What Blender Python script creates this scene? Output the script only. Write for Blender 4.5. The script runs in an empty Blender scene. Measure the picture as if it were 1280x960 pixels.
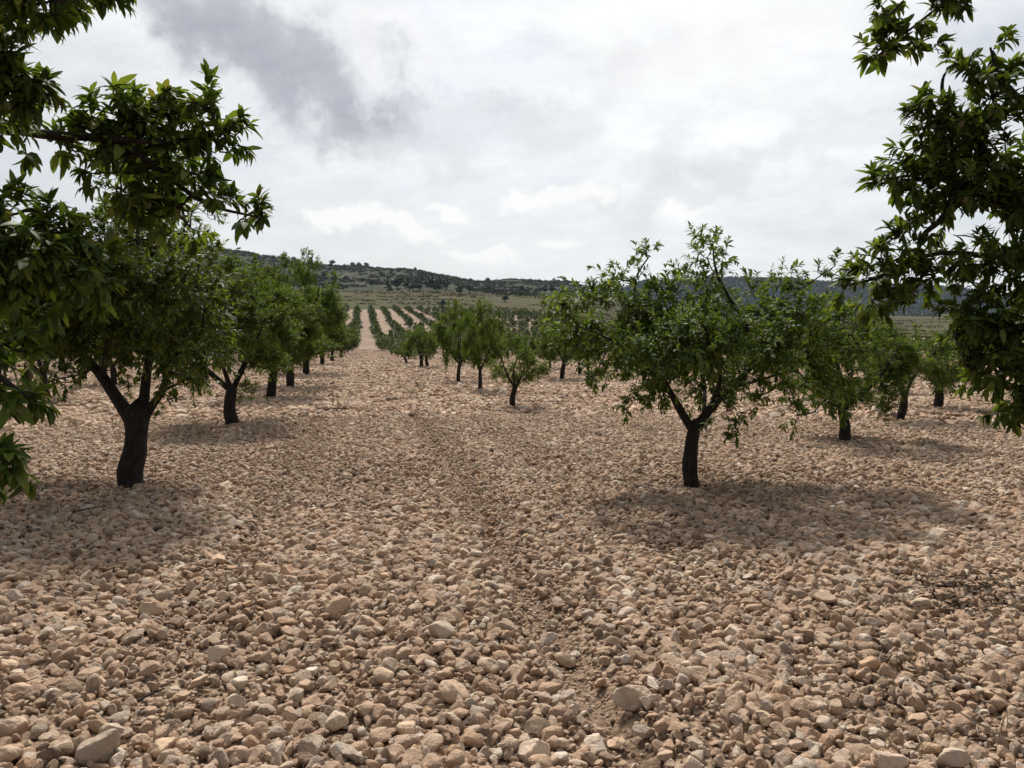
import bpy, math, random
import numpy as np
from mathutils import Vector

R = math.radians
rng = np.random.default_rng(7)
random.seed(7)

# ------------------------------------------------------------------ basics
sc = bpy.context.scene
COL = sc.collection
F = 967.0                    # focal length in pixels of the 1280 px wide photograph
CAMH = 1.6
HORIZON = 427.0              # row at which level ground vanishes
PITCH = math.atan((480 - HORIZON) / F)
CP, SP = math.cos(PITCH), math.sin(PITCH)


def at(px, py, d):
    """World point that stands d metres ahead of the viewer in the direction (px, py)."""
    a, b = (px - 640) / F, (480 - py) / F
    x, y, z = a, CP + b * SP, -SP + b * CP
    k = d / y
    return np.array((x * k, d, CAMH + z * k))


def gd(py):
    """Distance of level ground seen at row py."""
    b = (480 - py) / F
    y, z = CP + b * SP, -SP + b * CP
    return CAMH * y / -z


def link(o, parent=None):
    COL.objects.link(o)
    if parent is not None:
        o.parent = parent
    return o


def tag(o, label=None, cat=None, group=None, kind=None):
    if label:
        o["label"] = label
    if cat:
        o["category"] = cat
    if group:
        o["group"] = group
    if kind:
        o["kind"] = kind
    return o


def mesh_np(name, V, faces_list, mat=None, smooth=True, attrs=None):
    """faces_list: list of int arrays (n,k). attrs: dict of per-vertex float arrays."""
    me = bpy.data.meshes.new(name)
    V = np.asarray(V, dtype=np.float32)
    me.vertices.add(len(V))
    me.vertices.foreach_set("co", V.ravel())
    loops = np.concatenate([f.ravel() for f in faces_list]).astype(np.int32)
    tot = np.concatenate([np.full(len(f), f.shape[1], np.int32) for f in faces_list])
    start = np.concatenate([[0], np.cumsum(tot)[:-1]]).astype(np.int32)
    me.loops.add(len(loops))
    me.loops.foreach_set("vertex_index", loops)
    me.polygons.add(len(tot))
    me.polygons.foreach_set("loop_start", start)
    me.polygons.foreach_set("loop_total", tot)
    me.polygons.foreach_set("use_smooth", np.full(len(tot), smooth, bool))
    for k, a in (attrs or {}).items():
        at_ = me.attributes.new(k, "FLOAT", "POINT")
        at_.data.foreach_set("value", np.asarray(a, np.float32))
    me.update(calc_edges=True)
    me.validate()
    if mat is not None:
        me.materials.append(mat)
    return me


def norm(v):
    v = np.asarray(v, float)
    return v / np.maximum(np.linalg.norm(v, axis=-1, keepdims=True), 1e-9)


# ------------------------------------------------------------------ noise
_perm = np.random.default_rng(99).random((256, 256))


def vnoise(x, y):
    xi, yi = np.floor(x).astype(int), np.floor(y).astype(int)
    fx, fy = x - xi, y - yi
    fx, fy = fx * fx * (3 - 2 * fx), fy * fy * (3 - 2 * fy)
    g = lambda i, j: _perm[i & 255, j & 255]
    a = g(xi, yi) * (1 - fx) + g(xi + 1, yi) * fx
    b = g(xi, yi + 1) * (1 - fx) + g(xi + 1, yi + 1) * fx
    return a * (1 - fy) + b * fy - 0.5


def fbm(x, y, oct=4):
    s, a, t = 0, 1.0, 0
    for i in range(oct):
        s = s + a * vnoise(x * 2 ** i + 17.3 * i, y * 2 ** i + 9.1 * i)
        a *= 0.5
    return s


def lump3(P, seed, freq, amp, n=7):
    g = np.random.default_rng(seed)
    out = 0
    for i in range(n):
        k = norm(g.normal(size=3)) * freq * g.uniform(.6, 1.8)
        out = out + np.sin(P @ k + g.uniform(0, 6.28))
    return out * amp / n


# ------------------------------------------------------------------ materials
def new_mat(name):
    m = bpy.data.materials.new(name)
    m.use_nodes = True
    nt = m.node_tree
    nt.nodes.clear()
    out = nt.nodes.new("ShaderNodeOutputMaterial")
    return m, nt, out


def nd(nt, typ, ins=None, **props):
    n = nt.nodes.new(typ)
    for k, v in props.items():
        setattr(n, k, v)
    for k, v in (ins or {}).items():
        s = n.inputs[k]
        if isinstance(v, bpy.types.NodeSocket):
            nt.links.new(v, s)
        else:
            s.default_value = v
    return n


def mth(nt, op, a, b=None, c=None, clamp=False):
    n = nt.nodes.new("ShaderNodeMath")
    n.operation = op
    n.use_clamp = clamp
    for i, v in enumerate((a, b, c)):
        if v is None:
            continue
        if isinstance(v, bpy.types.NodeSocket):
            nt.links.new(v, n.inputs[i])
        else:
            n.inputs[i].default_value = v
    return n.outputs[0]


def ramp(nt, fac, stops, interp="LINEAR"):
    n = nt.nodes.new("ShaderNodeValToRGB")
    cr = n.color_ramp
    cr.interpolation = interp
    while len(cr.elements) < len(stops):
        cr.elements.new(0.5)
    for e, (p, c) in zip(cr.elements, stops):
        e.position = p
        e.color = (*c, 1)
    nt.links.new(fac, n.inputs[0])
    return n.outputs[0]


def mixc(nt, fac, a, b, blend="MIX"):
    n = nt.nodes.new("ShaderNodeMix")
    n.data_type = "RGBA"
    n.blend_type = blend
    for s, v in ((n.inputs[0], fac), (n.inputs[6], a), (n.inputs[7], b)):
        if isinstance(v, bpy.types.NodeSocket):
            nt.links.new(v, s)
        else:
            s.default_value = v if not isinstance(v, tuple) or len(v) == 4 else (*v, 1)
    return n.outputs[2]


def noise(nt, vec, scale, detail=4, rough=.55):
    n = nd(nt, "ShaderNodeTexNoise", {"Scale": scale, "Detail": detail, "Roughness": rough})
    if vec is not None:
        nt.links.new(vec, n.inputs["Vector"])
    return n.outputs[0]


STONE_STOPS = [(p_, (c_[0] * 1.07, c_[1] * 1.035, c_[2] * .995)) for p_, c_ in [(0.00, (.19, .15, .115)), (.15, (.41, .295, .215)), (.30, (.48, .36, .268)),
               (.46, (.47, .335, .238)), (.60, (.51, .395, .305)), (.74, (.42, .36, .30)),
               (.86, (.44, .30, .205)), (.94, (.58, .49, .40)), (1.0, (.65, .58, .50))]]


def stone_material(name, mode):
    m, nt, out = new_mat(name)
    tc = nd(nt, "ShaderNodeTexCoord").outputs["Object"]
    oi = nd(nt, "ShaderNodeObjectInfo")
    off = nd(nt, "ShaderNodeVectorMath", {0: tc, 1: (0, 0, 0)}, operation="ADD")
    rv = nd(nt, "ShaderNodeCombineXYZ")
    k = mth(nt, "MULTIPLY", oi.outputs["Random"], 57.0)
    for i in range(3):
        nt.links.new(k, rv.inputs[i])
    nt.links.new(rv.outputs[0], off.inputs[1])
    v = off.outputs[0]
    if mode == "object":
        base = oi.outputs["Color"]
    else:
        a = nd(nt, "ShaderNodeAttribute", attribute_name="rnd").outputs["Fac"]
        f = mth(nt, "FRACT", mth(nt, "ADD", a, oi.outputs["Random"]))
        base = ramp(nt, f, STONE_STOPS)
    n1 = noise(nt, v, 1.7, 5, .6)
    n2 = noise(nt, v, 9.0, 4, .65)
    c = mixc(nt, 1.0, base, ramp(nt, n1, [(.25, (.66, .62, .58)), (.5, (.95, .95, .95)), (.75, (1.18, 1.15, 1.10))]), "MULTIPLY")
    c = mixc(nt, 1.0, c, ramp(nt, n2, [(.25, (.70, .68, .66)), (.55, (1., 1., 1.)), (.8, (1.12, 1.1, 1.08))]), "MULTIPLY")
    # dusty ochre earth clinging to hollows, as a patchy stain
    st = noise(nt, v, 3.1, 3, .5)
    c = mixc(nt, mth(nt, "MULTIPLY", mth(nt, "SUBTRACT", st, .52, clamp=True), 2.2, clamp=True), c, (.33, .205, .12, 1))
    b = nd(nt, "ShaderNodeBump", {"Strength": .5, "Distance": .075, "Height": mth(nt, "ADD", mth(nt, "MULTIPLY", n2, .5), n1)})
    p = nd(nt, "ShaderNodeBsdfPrincipled", {"Base Color": c, "Roughness": .92, "Specular IOR Level": .18, "Normal": b.outputs[0]})
    nt.links.new(p.outputs[0], out.inputs[0])
    return m


M = {}
M["gravel"] = stone_material("limestone_gravel", "ramp")
M["rock"] = stone_material("limestone_rock", "object")


def leaf_material(name, stops, trans, spec=.2, rough=.55):
    m, nt, out = new_mat(name)
    a = nd(nt, "ShaderNodeAttribute", attribute_name="rnd").outputs["Fac"]
    oi = nd(nt, "ShaderNodeObjectInfo").outputs["Random"]
    c = ramp(nt, a, stops)
    hsv = nd(nt, "ShaderNodeHueSaturation", {"Hue": mth(nt, "ADD", .493, mth(nt, "MULTIPLY", oi, .014)), "Saturation": 1.0,
                                             "Value": mth(nt, "ADD", .88, mth(nt, "MULTIPLY", oi, .24)), "Color": c})
    c = hsv.outputs[0]
    p = nd(nt, "ShaderNodeBsdfPrincipled", {"Base Color": c, "Roughness": rough, "Specular IOR Level": spec})
    tcol = mixc(nt, 1.0, c, (1.35, 1.32, .50, 1), "MULTIPLY")
    t = nd(nt, "ShaderNodeBsdfTranslucent", {"Color": tcol})
    mx = nd(nt, "ShaderNodeMixShader", {0: trans, 1: p.outputs[0], 2: t.outputs[0]})
    nt.links.new(mx.outputs[0], out.inputs[0])
    return m


LEAF = [(0, (.038, .064, .014)), (.45, (.076, .118, .022)), (.8, (.120, .170, .032)), (.95, (.165, .205, .046)), (1, (.16, .14, .05))]
M["leaf"] = leaf_material("almond_leaf", LEAF, .42)
LEAF_FAR = [(0, (.042, .064, .018)), (.5, (.064, .094, .026)), (1, (.095, .126, .036))]
M["leaf_far"] = leaf_material("almond_leaf_distant", LEAF_FAR, .25, .35, .5)
M["pine"] = leaf_material("pine_needles", [(0, (.018, .030, .014)), (1, (.040, .058, .026))], .1, .2, .6)
M["scrub"] = leaf_material("garrigue_scrub", [(0, (.030, .038, .020)), (.6, (.050, .058, .032)), (1, (.075, .078, .045))], .1, .2, .7)
M["straw"] = leaf_material("dry_straw", [(0, (.30, .23, .15)), (1, (.42, .34, .24))], .08, .2, .7)


def bark_material():
    m, nt, out = new_mat("almond_bark")
    tc = nd(nt, "ShaderNodeTexCoord").outputs["Object"]
    mp = nd(nt, "ShaderNodeMapping", {"Vector": tc, "Scale": (1, 1, .35)})
    v = mp.outputs[0]
    n1 = noise(nt, v, 28, 6, .7)
    n2 = noise(nt, v, 5, 3, .5)
    vo = nd(nt, "ShaderNodeTexVoronoi", {"Vector": v, "Scale": 46.0}, feature="DISTANCE_TO_EDGE")
    c = ramp(nt, n1, [(.25, (.011, .010, .009)), (.5, (.030, .026, .023)), (.75, (.070, .061, .053))])
    c = mixc(nt, mth(nt, "MULTIPLY", n2, .5), c, (.030, .025, .020, 1))
    h = mth(nt, "ADD", n1, mth(nt, "MULTIPLY", vo.outputs[0], 1.6))
    b = nd(nt, "ShaderNodeBump", {"Strength": .9, "Distance": .025, "Height": h})
    p = nd(nt, "ShaderNodeBsdfPrincipled", {"Base Color": c, "Roughness": .9, "Specular IOR Level": .2, "Normal": b.outputs[0]})
    nt.links.new(p.outputs[0], out.inputs[0])
    return m


M["bark"] = bark_material()


def fruit_material():
    m, nt, out = new_mat("almond_hull")
    tc = nd(nt, "ShaderNodeTexCoord").outputs["Object"]
    oi = nd(nt, "ShaderNodeObjectInfo").outputs["Random"]
    n1 = noise(nt, tc, 60, 4, .6)
    c = mixc(nt, oi, (.060, .080, .024, 1), (.10, .078, .034, 1))
    c = mixc(nt, 1.0, c, ramp(nt, n1, [(.3, (.7, .7, .7)), (.7, (1.1, 1.1, 1.1))]), "MULTIPLY")
    p = nd(nt, "ShaderNodeBsdfPrincipled", {"Base Color": c, "Roughness": .8, "Sheen Weight": .05})
    nt.links.new(p.outputs[0], out.inputs[0])
    return m


M["fruit"] = fruit_material()


def soil_material():
    m, nt, out = new_mat("stony_soil")
    tc = nd(nt, "ShaderNodeTexCoord").outputs["Object"]
    d = nd(nt, "ShaderNodeVectorMath", {0: tc}, operation="LENGTH").outputs["Value"]
    vo = nd(nt, "ShaderNodeTexVoronoi", {"Vector": tc, "Scale": 9.0})
    vs = nd(nt, "ShaderNodeTexVoronoi", {"Vector": tc, "Scale": 40.0})
    sep = nd(nt, "ShaderNodeSeparateColor", {0: vo.outputs["Color"]})
    sep2 = nd(nt, "ShaderNodeSeparateColor", {0: vs.outputs["Color"]})
    stones = ramp(nt, sep.outputs[0], [(p_, tuple(k * .64 for k in c_)) for p_, c_ in STONE_STOPS])
    stones = mixc(nt, 1.0, stones, ramp(nt, vo.outputs["Distance"], [(.35, (1, 1, 1)), (.8, (.45, .42, .4))]), "MULTIPLY")
    fine = ramp(nt, sep2.outputs[0], [(0, (.15, .10, .068)), (.5, (.25, .175, .12)), (1, (.38, .285, .205))])
    # fine earth between the loose stones near by; further off the sheet itself carries stones
    sx = nd(nt, "ShaderNodeSeparateXYZ", {0: tc})
    vv = mth(nt, "ADD", mth(nt, "MULTIPLY", sx.outputs[0], .982), mth(nt, "MULTIPLY", sx.outputs[1], .188))
    vv = mth(nt, "ADD", vv, mth(nt, "MULTIPLY", mth(nt, "SUBTRACT", noise(nt, tc, .8, 3), .5), .3))
    tr = mth(nt, "SUBTRACT", 1.0, mth(nt, "MULTIPLY", mth(nt, "ABSOLUTE", mth(nt, "SUBTRACT", vv, 1.04)), 8.0), clamp=True)
    fine = mixc(nt, mth(nt, "MULTIPLY", tr, .4), fine, (.085, .055, .036, 1))     # fine earth turns darker brown along the wheel rut
    k = nd(nt, "ShaderNodeMapRange", {"Value": d, "From Min": 30.0, "From Max": 80.0}).outputs[0]
    big = noise(nt, tc, .05, 4, .6)
    c = mixc(nt, k, fine, stones)
    c = mixc(nt, 1.0, c, ramp(nt, mth(nt, "ADD", mth(nt, "MULTIPLY", big, .5), mth(nt, "MULTIPLY", noise(nt, tc, .7, 4, .7), .5)), [(.35, (.74, .72, .70)), (.62, (1.12, 1.1, 1.08))]), "MULTIPLY")
    h = mth(nt, "SUBTRACT", 1.0, vs.outputs["Distance"])
    b = nd(nt, "ShaderNodeBump", {"Strength": .8, "Distance": .02, "Height": h})
    p = nd(nt, "ShaderNodeBsdfPrincipled", {"Base Color": c, "Roughness": .95, "Specular IOR Level": .15, "Normal": b.outputs[0]})
    nt.links.new(p.outputs[0], out.inputs[0])
    return m


def land_material(name, stops, s1, s2, streak=1.0, rock=None):
    m, nt, out = new_mat(name)
    tc = nd(nt, "ShaderNodeTexCoord").outputs["Object"]
    mp = nd(nt, "ShaderNodeMapping", {"Vector": tc, "Scale": (1, streak, 1)}).outputs[0]
    n1 = noise(nt, mp, s1, 6, .65)
    n2 = noise(nt, mp, s2, 5, .7)
    f = mth(nt, "ADD", mth(nt, "MULTIPLY", n1, .55), mth(nt, "MULTIPLY", n2, .45))
    c = ramp(nt, f, stops)
    if rock:
        n3 = noise(nt, nd(nt, "ShaderNodeMapping", {"Vector": tc, "Scale": (.25, .25, 2.0)}).outputs[0], .06, 5, .6)
        n4 = noise(nt, tc, .12, 3, .6)
        k = mth(nt, "MULTIPLY", mth(nt, "MULTIPLY", mth(nt, "SUBTRACT", n3, .54, clamp=True), 9, clamp=True),
                mth(nt, "MULTIPLY", mth(nt, "SUBTRACT", n4, .45, clamp=True), 6, clamp=True))
        c = mixc(nt, k, c, (*rock, 1))
    b = nd(nt, "ShaderNodeBump", {"Strength": .6, "Distance": 2.0, "Height": n2})
    p = nd(nt, "ShaderNodeBsdfPrincipled", {"Base Color": c, "Roughness": 1, "Specular IOR Level": .05, "Normal": b.outputs[0]})
    nt.links.new(p.outputs[0], out.inputs[0])
    return m


M["soil"] = soil_material()
M["meadow"] = land_material("dry_meadow", [(.3, (.050, .056, .025)), (.48, (.072, .070, .034)), (.62, (.100, .086, .048)), (.75, (.056, .064, .028))], .03, .22, 2.5)
M["hill"] = land_material("garrigue_hill", [(.3, (.026, .031, .018)), (.5, (.036, .041, .024)), (.62, (.052, .051, .033)), (.75, (.032, .037, .021))], .02, .12, 1.0, (.14, .125, .10))
M["path"] = land_material("pale_track", [(.3, (.36, .26, .19)), (.7, (.45, .33, .25))], .1, .8)

# ------------------------------------------------------------------ terrain
# per direction column (px): (distance, height) profile of the land
def zY(Y, d):
    return at(640, Y, d)[2]


def prof(nodes):
    ds, zs = [0.0], [0.0]
    for d, kind, v in nodes:
        ds.append(d)
        zs.append(v if kind == "z" else zY(v, d))
    return np.array(ds), np.array(zs)


ORCH = [(150, "z", .2), (226, "z", 4.1), (263, "z", 6.7), (300, "z", 10.2), (362, "z", 15.0), (414, "z", 18.9)]
COLS = {}
for px, ridge in ((-600, 296), (200, 300), (250, 309), (300, 317), (340, 324), (400, 329.5), (440, 333.5), (500, 341), (560, 348)):
    COLS[px] = prof(ORCH + [(600, "Y", 367), (900, "Y", 352 - (350 - ridge) * .42), (1150, "Y", ridge), (1900, "Y", ridge + 40)])
COLS[600] = prof(ORCH[:4] + [(362, "z", 14.2), (414, "z", 17.2), (600, "Y", 370), (950, "Y", 361), (1250, "Y", 355.5), (1900, "Y", 390)])
COLS[640] = prof(ORCH[:4] + [(362, "z", 14.0), (414, "z", 16.2), (600, "Y", 371), (950, "Y", 362), (1400, "Y", 353.5), (2000, "Y", 390)])
COLS[700] = prof([(150, "z", .2), (226, "z", 3.8), (300, "z", 8.9), (414, "z", 15.2), (600, "Y", 373), (950, "Y", 365), (1400, "Y", 354.5), (2100, "Y", 390)])
COLS[745] = prof([(150, "z", .2), (226, "z", 3.0), (300, "z", 7), (414, "z", 13.5), (600, "Y", 377), (950, "Y", 370), (1500, "Y", 358), (2300, "Y", 370)])
COLS[810] = prof([(150, "z", .1), (226, "z", 1.5), (300, "z", 3.5), (414, "z", 9), (700, "Y", 392), (1200, "Y", 388), (2000, "Y", 384), (2700, "Y", 354), (3600, "Y", 395)])
for px, ridge in ((900, 350.5), (980, 351), (1030, 355), (1080, 357), (1130, 359), (1190, 363), (1250, 372), (1330, 378), (1900, 372)):
    COLS[px] = prof([(150, "z", 0), (226, "z", .6), (300, "z", 1.4), (420, "Y", 416), (700, "Y", 400), (1200, "Y", 398.5), (2000, "Y", 397.5), (2350, "Y", 376 + (ridge - 352) * .4), (2700, "Y", ridge), (3600, "Y", 400)])
CPX = np.array(sorted(COLS))


def smooth_interp(d, xs, zs):
    """Monotone cubic through the profile."""
    h = np.diff(xs)
    s = np.diff(zs) / h
    m = np.zeros(len(xs))
    ok = s[:-1] * s[1:] > 0
    m[1:-1] = np.where(ok, 2 * s[:-1] * s[1:] / np.where(ok, s[:-1] + s[1:], 1), 0)
    m[-1] = s[-1]
    d = np.clip(d, xs[0], xs[-1])
    i = np.clip(np.searchsorted(xs, d, side="right") - 1, 0, len(h) - 1)
    t = (d - xs[i]) / h[i]
    return ((2 * t ** 3 - 3 * t ** 2 + 1) * zs[i] + (t ** 3 - 2 * t ** 2 + t) * h[i] * m[i]
            + (-2 * t ** 3 + 3 * t ** 2) * zs[i + 1] + (t ** 3 - t ** 2) * h[i] * m[i + 1])


def TRK(x, y):
    return 1.04 + .10 * fbm(y * .35 + 5, x * 0 + 3.3, 2)


def micro(x, y):
    dd = np.hypot(x, y)
    v = x * .982 + y * .188
    rel = .030 * fbm(x * .9, y * .9, 3) + .016 * np.exp(-((v - .35) / .25) ** 2) - .05 * np.exp(-((v - TRK(x, y)) / .09) ** 2) * np.clip((22 - dd) / 10, 0, 1) + .02 * np.exp(-((v - TRK(x, y) - .24) / .1) ** 2) + .02 * np.exp(-((v - TRK(x, y) + .24) / .1) ** 2) \
        + .012 * np.sin(v * 5.1) - .025 * np.exp(-((v + .9) / .16) ** 2)
    return rel * np.clip(1.4 - dd / 60, 0, 1) + .10 * fbm(x * .12, y * .12, 2) * np.clip(dd / 25 - .5, 0, 1) * np.clip(1.4 - dd / 200, 0, 1)


def height(x, y):
    x, y = np.atleast_1d(np.asarray(x, float)), np.atleast_1d(np.asarray(y, float))
    d = np.hypot(x, y) * np.where(y > 0, 1, 1)
    yy = np.where(y > 1e-3, y, 1e-3)
    px = np.where(y > 0, 640 + F * x / yy, np.where(x > 0, 1900, -600))
    px = np.clip(px, -600, 1900)
    dd = np.where(y > 0, np.clip(y, .35 * d, None), .35 * d)
    z = np.zeros_like(d)
    j = np.clip(np.searchsorted(CPX, px, side="right") - 1, 0, len(CPX) - 2)
    f = (px - CPX[j]) / (CPX[j + 1] - CPX[j])
    f = f * f * (3 - 2 * f)
    for c in range(len(CPX) - 1):
        mk = j == c
        if mk.any():
            a = smooth_interp(dd[mk], *COLS[CPX[c]])
            b = smooth_interp(dd[mk], *COLS[CPX[c + 1]])
            z[mk] = a * (1 - f[mk]) + b * f[mk]
    far = np.clip((d - 430) / 500, 0, 1)
    z = z + far * (5.5 * fbm(x * .008, y * .008, 4) + 1.3 * fbm(x * .04, y * .04, 3))
    return z + micro(x, y)


def orchard_end(x, y):
    """Distance ahead at which the orchard stops, by direction."""
    px = 640 + F * x / np.maximum(y, 1)
    return np.interp(px, [-600, 300, 600, 700, 800, 900, 1900], [414, 414, 405, 360, 280, 205, 190])


def build_land():
    az = np.concatenate([np.linspace(-180, -62, 40, endpoint=False), np.linspace(-62, -40, 30, endpoint=False),
                         np.linspace(-40, 40, 321), np.linspace(40, 62, 31)[1:], np.linspace(62, 180, 41)[1:-1]])
    rad = np.concatenate([np.linspace(.5, 14, 110, endpoint=False), np.geomspace(14, 150, 70, endpoint=False),
                          np.linspace(150, 420, 60, endpoint=False), np.geomspace(420, 4200, 130)])
    A, D = np.meshgrid(np.radians(az), rad, indexing="ij")
    X, Y = D * np.sin(A), D * np.cos(A)
    # in front, rings are straight lines ahead so that rows of the profile stay level
    fr = np.abs(A) < np.radians(62)
    Z = height(X.ravel(), Y.ravel()).reshape(X.shape)
    na, nr = X.shape
    V = np.stack([X, Y, Z], -1).reshape(-1, 3)
    idx = np.arange(na * nr).reshape(na, nr)
    nxt = np.roll(idx, -1, axis=0)
    Q = np.stack([idx[:, :-1], nxt[:, :-1], nxt[:, 1:], idx[:, 1:]], -1).reshape(-1, 4)[:, ::-1]
    cen = V[Q].mean(1)
    ahead = np.where(cen[:, 1] > 0, np.maximum(cen[:, 1], .35 * np.hypot(cen[:, 0], cen[:, 1])), .35 * np.hypot(cen[:, 0], cen[:, 1]))
    oe = orchard_end(cen[:, 0], cen[:, 1]) + 6 * fbm(cen[:, 0] * .02, cen[:, 1] * .02, 2)
    px = np.clip(640 + F * cen[:, 0] / np.maximum(cen[:, 1], 1), -600, 1900)
    me_end = np.interp(px, [-600, 300, 560, 745, 810, 900, 1900], [600, 600, 640, 700, 1500, 2030, 2030]) * (1 + .05 * fbm(cen[:, 0] * .01, cen[:, 1] * .01, 3))
    zone = np.where(ahead < oe, 0, np.where(ahead < me_end, 1, 2))
    for k, nm, mat in ((0, "ground", "soil"), (1, "meadow", "meadow"), (2, "hills", "hill")):
        q = Q[zone == k]
        fl = [q]
        VV = V
        if k == 0:   # close the disc under the viewer
            VV = np.vstack([V, [[0, 0, float(height(0, 0)[0])]]])
            c = np.full(na, len(V))
            fl = [q, np.stack([c, nxt[:, 0], idx[:, 0]], -1)[:, ::-1]]
        used = np.unique(np.concatenate([f.ravel() for f in fl]))
        remap = np.zeros(len(VV), int)
        remap[used] = np.arange(len(used))
        me = mesh_np(nm, VV[used], [remap[f] for f in fl], M[mat])
        tag(link(bpy.data.objects.new(nm, me)), kind="structure")


build_land()

# pale track across the field on the right
pp = []
for px in np.linspace(1040, 1330, 40):
    Y = 423.5 + (px - 1095) * .012
    p = at(px, Y, 330.0)
    pp.append((p[0], 330.0 + (px - 1100) * .12))
pp = np.array(pp)
Vt = []
for s in (-5.0, 5.0):
    x, y = pp[:, 0], pp[:, 1] + s
    Vt.append(np.stack([x, y, height(x, y) + .35], -1))
n = len(pp)
Vt = np.concatenate(Vt)
i = np.arange(n - 1)
tag(link(bpy.data.objects.new("path", mesh_np("path", Vt, [np.stack([i, i + 1, i + 1 + n, i + n], -1)], M["path"]))), kind="structure")

# ------------------------------------------------------------------ stones
def ico(sub):
    import bmesh
    bm = bmesh.new()
    bmesh.ops.create_icosphere(bm, subdivisions=sub, radius=1)
    V = np.array([v.co[:] for v in bm.verts])
    Fc = np.array([[v.index for v in f.verts] for f in bm.faces])
    bm.free()
    return norm(V), Fc


ICO = {k: ico(k) for k in (1, 2, 3, 4)}


def stone_verts(seed, sub, axes=None, soft=.0):
    g = np.random.default_rng(seed)
    Dr, Fc = ICO[sub]
    npl = g.integers(7, 11)
    N = norm(g.normal(size=(npl, 3)))
    off = g.uniform(.56, .99, npl)
    dots = Dr @ N.T
    r = np.where(dots > .05, off / np.maximum(dots, .05), 9)
    k = 60.0
    r = -np.log(np.exp(-k * np.minimum(r, 3)).sum(1) + math.exp(-k * 1.18)) / k
    P = Dr * r[:, None]
    if axes is None:
        axes = (1, g.uniform(.68, .95), g.uniform(.45, .8))
    P = P * np.array(axes)
    if sub >= 2:
        nn = norm(P)
        P = P + nn * lump3(P, seed + 5, 4, .055)[:, None]
    if sub >= 3:
        P = P + norm(P) * lump3(P, seed + 9, 13, .05, 9)[:, None]
    if sub >= 4:
        P = P + norm(P) * lump3(P, seed + 11, 31, .028, 10)[:, None]
    return P, Fc


def euler_to_mat(e):
    cx, cy, cz = np.cos(e).T
    sx, sy, sz = np.sin(e).T
    Rm = np.empty((len(e), 3, 3))
    Rm[:, 0] = np.stack([cy * cz, sx * sy * cz - cx * sz, cx * sy * cz + sx * sz], -1)
    Rm[:, 1] = np.stack([cy * sz, sx * sy * sz + cx * cz, cx * sy * sz - sx * cz], -1)
    Rm[:, 2] = np.stack([-sy, sx * cy, cx * cy], -1)
    return Rm


def instancer(name, P, rot, scl, idx, protos, kind="stuff"):
    """One object of countless small pieces: points that carry the prototypes."""
    col = bpy.data.collections.new(name + "_prototypes")
    for i, me in enumerate(protos):
        col.objects.link(bpy.data.objects.new("%s_piece_%03d" % (name, i), me))
    me = bpy.data.meshes.new(name)
    me.vertices.add(len(P))
    me.vertices.foreach_set("co", np.asarray(P, np.float32).ravel())
    a = me.attributes.new("rot", "FLOAT_VECTOR", "POINT")
    a.data.foreach_set("vector", np.asarray(rot, np.float32).ravel())
    a = me.attributes.new("scl", "FLOAT_VECTOR", "POINT")
    a.data.foreach_set("vector", np.asarray(scl, np.float32).ravel())
    a = me.attributes.new("pick", "INT", "POINT")
    a.data.foreach_set("value", np.asarray(idx, np.int32))
    o = link(bpy.data.objects.new(name, me))
    tag(o, kind=kind)
    ng = bpy.data.node_groups.new(name, "GeometryNodeTree")
    ng.interface.new_socket("Geometry", in_out="INPUT", socket_type="NodeSocketGeometry")
    ng.interface.new_socket("Geometry", in_out="OUTPUT", socket_type="NodeSocketGeometry")
    N = ng.nodes
    gi, go = N.new("NodeGroupInput"), N.new("NodeGroupOutput")
    ci = N.new("GeometryNodeCollectionInfo")
    ci.inputs["Collection"].default_value = col
    ci.inputs["Separate Children"].default_value = True
    ci.inputs["Reset Children"].default_value = True
    ip = N.new("GeometryNodeInstanceOnPoints")
    ip.inputs["Pick Instance"].default_value = True

    def named(nm, ty):
        q = N.new("GeometryNodeInputNamedAttribute")
        q.data_type = ty
        q.inputs["Name"].default_value = nm
        return q.outputs[0]
    er = N.new("FunctionNodeEulerToRotation")
    ng.links.new(named("rot", "FLOAT_VECTOR"), er.inputs[0])
    ng.links.new(gi.outputs[0], ip.inputs["Points"])
    ng.links.new(ci.outputs[0], ip.inputs["Instance"])
    ng.links.new(named("pick", "INT"), ip.inputs["Instance Index"])
    ng.links.new(er.outputs[0], ip.inputs["Rotation"])
    ng.links.new(named("scl", "FLOAT_VECTOR"), ip.inputs["Scale"])
    ng.links.new(ip.outputs[0], go.inputs[0])
    md = o.modifiers.new(name, "NODES")
    md.node_group = ng
    return o


# single-stone prototypes and patches of small stones
NEARV, MIDV = 22, 14
protos = []
for s in range(NEARV):
    P, Fc = stone_verts(100 + s, 3)
    protos.append(mesh_np("stone", P, [Fc], M["gravel"], False, attrs={"rnd": np.full(len(P), (s * .37) % 1)}))
for s in range(MIDV):
    P, Fc = stone_verts(200 + s, 2)
    protos.append(mesh_np("stone", P, [Fc], M["gravel"], False, attrs={"rnd": np.full(len(P), (s * .37) % 1)}))


def patch(seed, size, n, dia):
    g = np.random.default_rng(seed)
    VV, FF, RR, o = [], [], [], 0
    for i in range(n):
        P, Fc = stone_verts(int(g.integers(0, 40)) + 300, 1)
        e = np.array([[g.normal(0, .5), g.normal(0, .5), g.uniform(0, 6.28)]])
        s = dia * .5 * g.lognormal(0, .38)
        P = (P @ euler_to_mat(e)[0].T) * s + np.array([g.uniform(-.5, .5) * size, g.uniform(-.5, .5) * size, s * .25 + g.uniform(0, .01)])
        VV.append(P)
        FF.append(Fc + o)
        RR.append(np.full(len(P), g.random()))
        o += len(P)
    return mesh_np("stone_patch", np.concatenate(VV), [np.concatenate(FF)], M["gravel"], False, {"rnd": np.concatenate(RR)})


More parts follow.
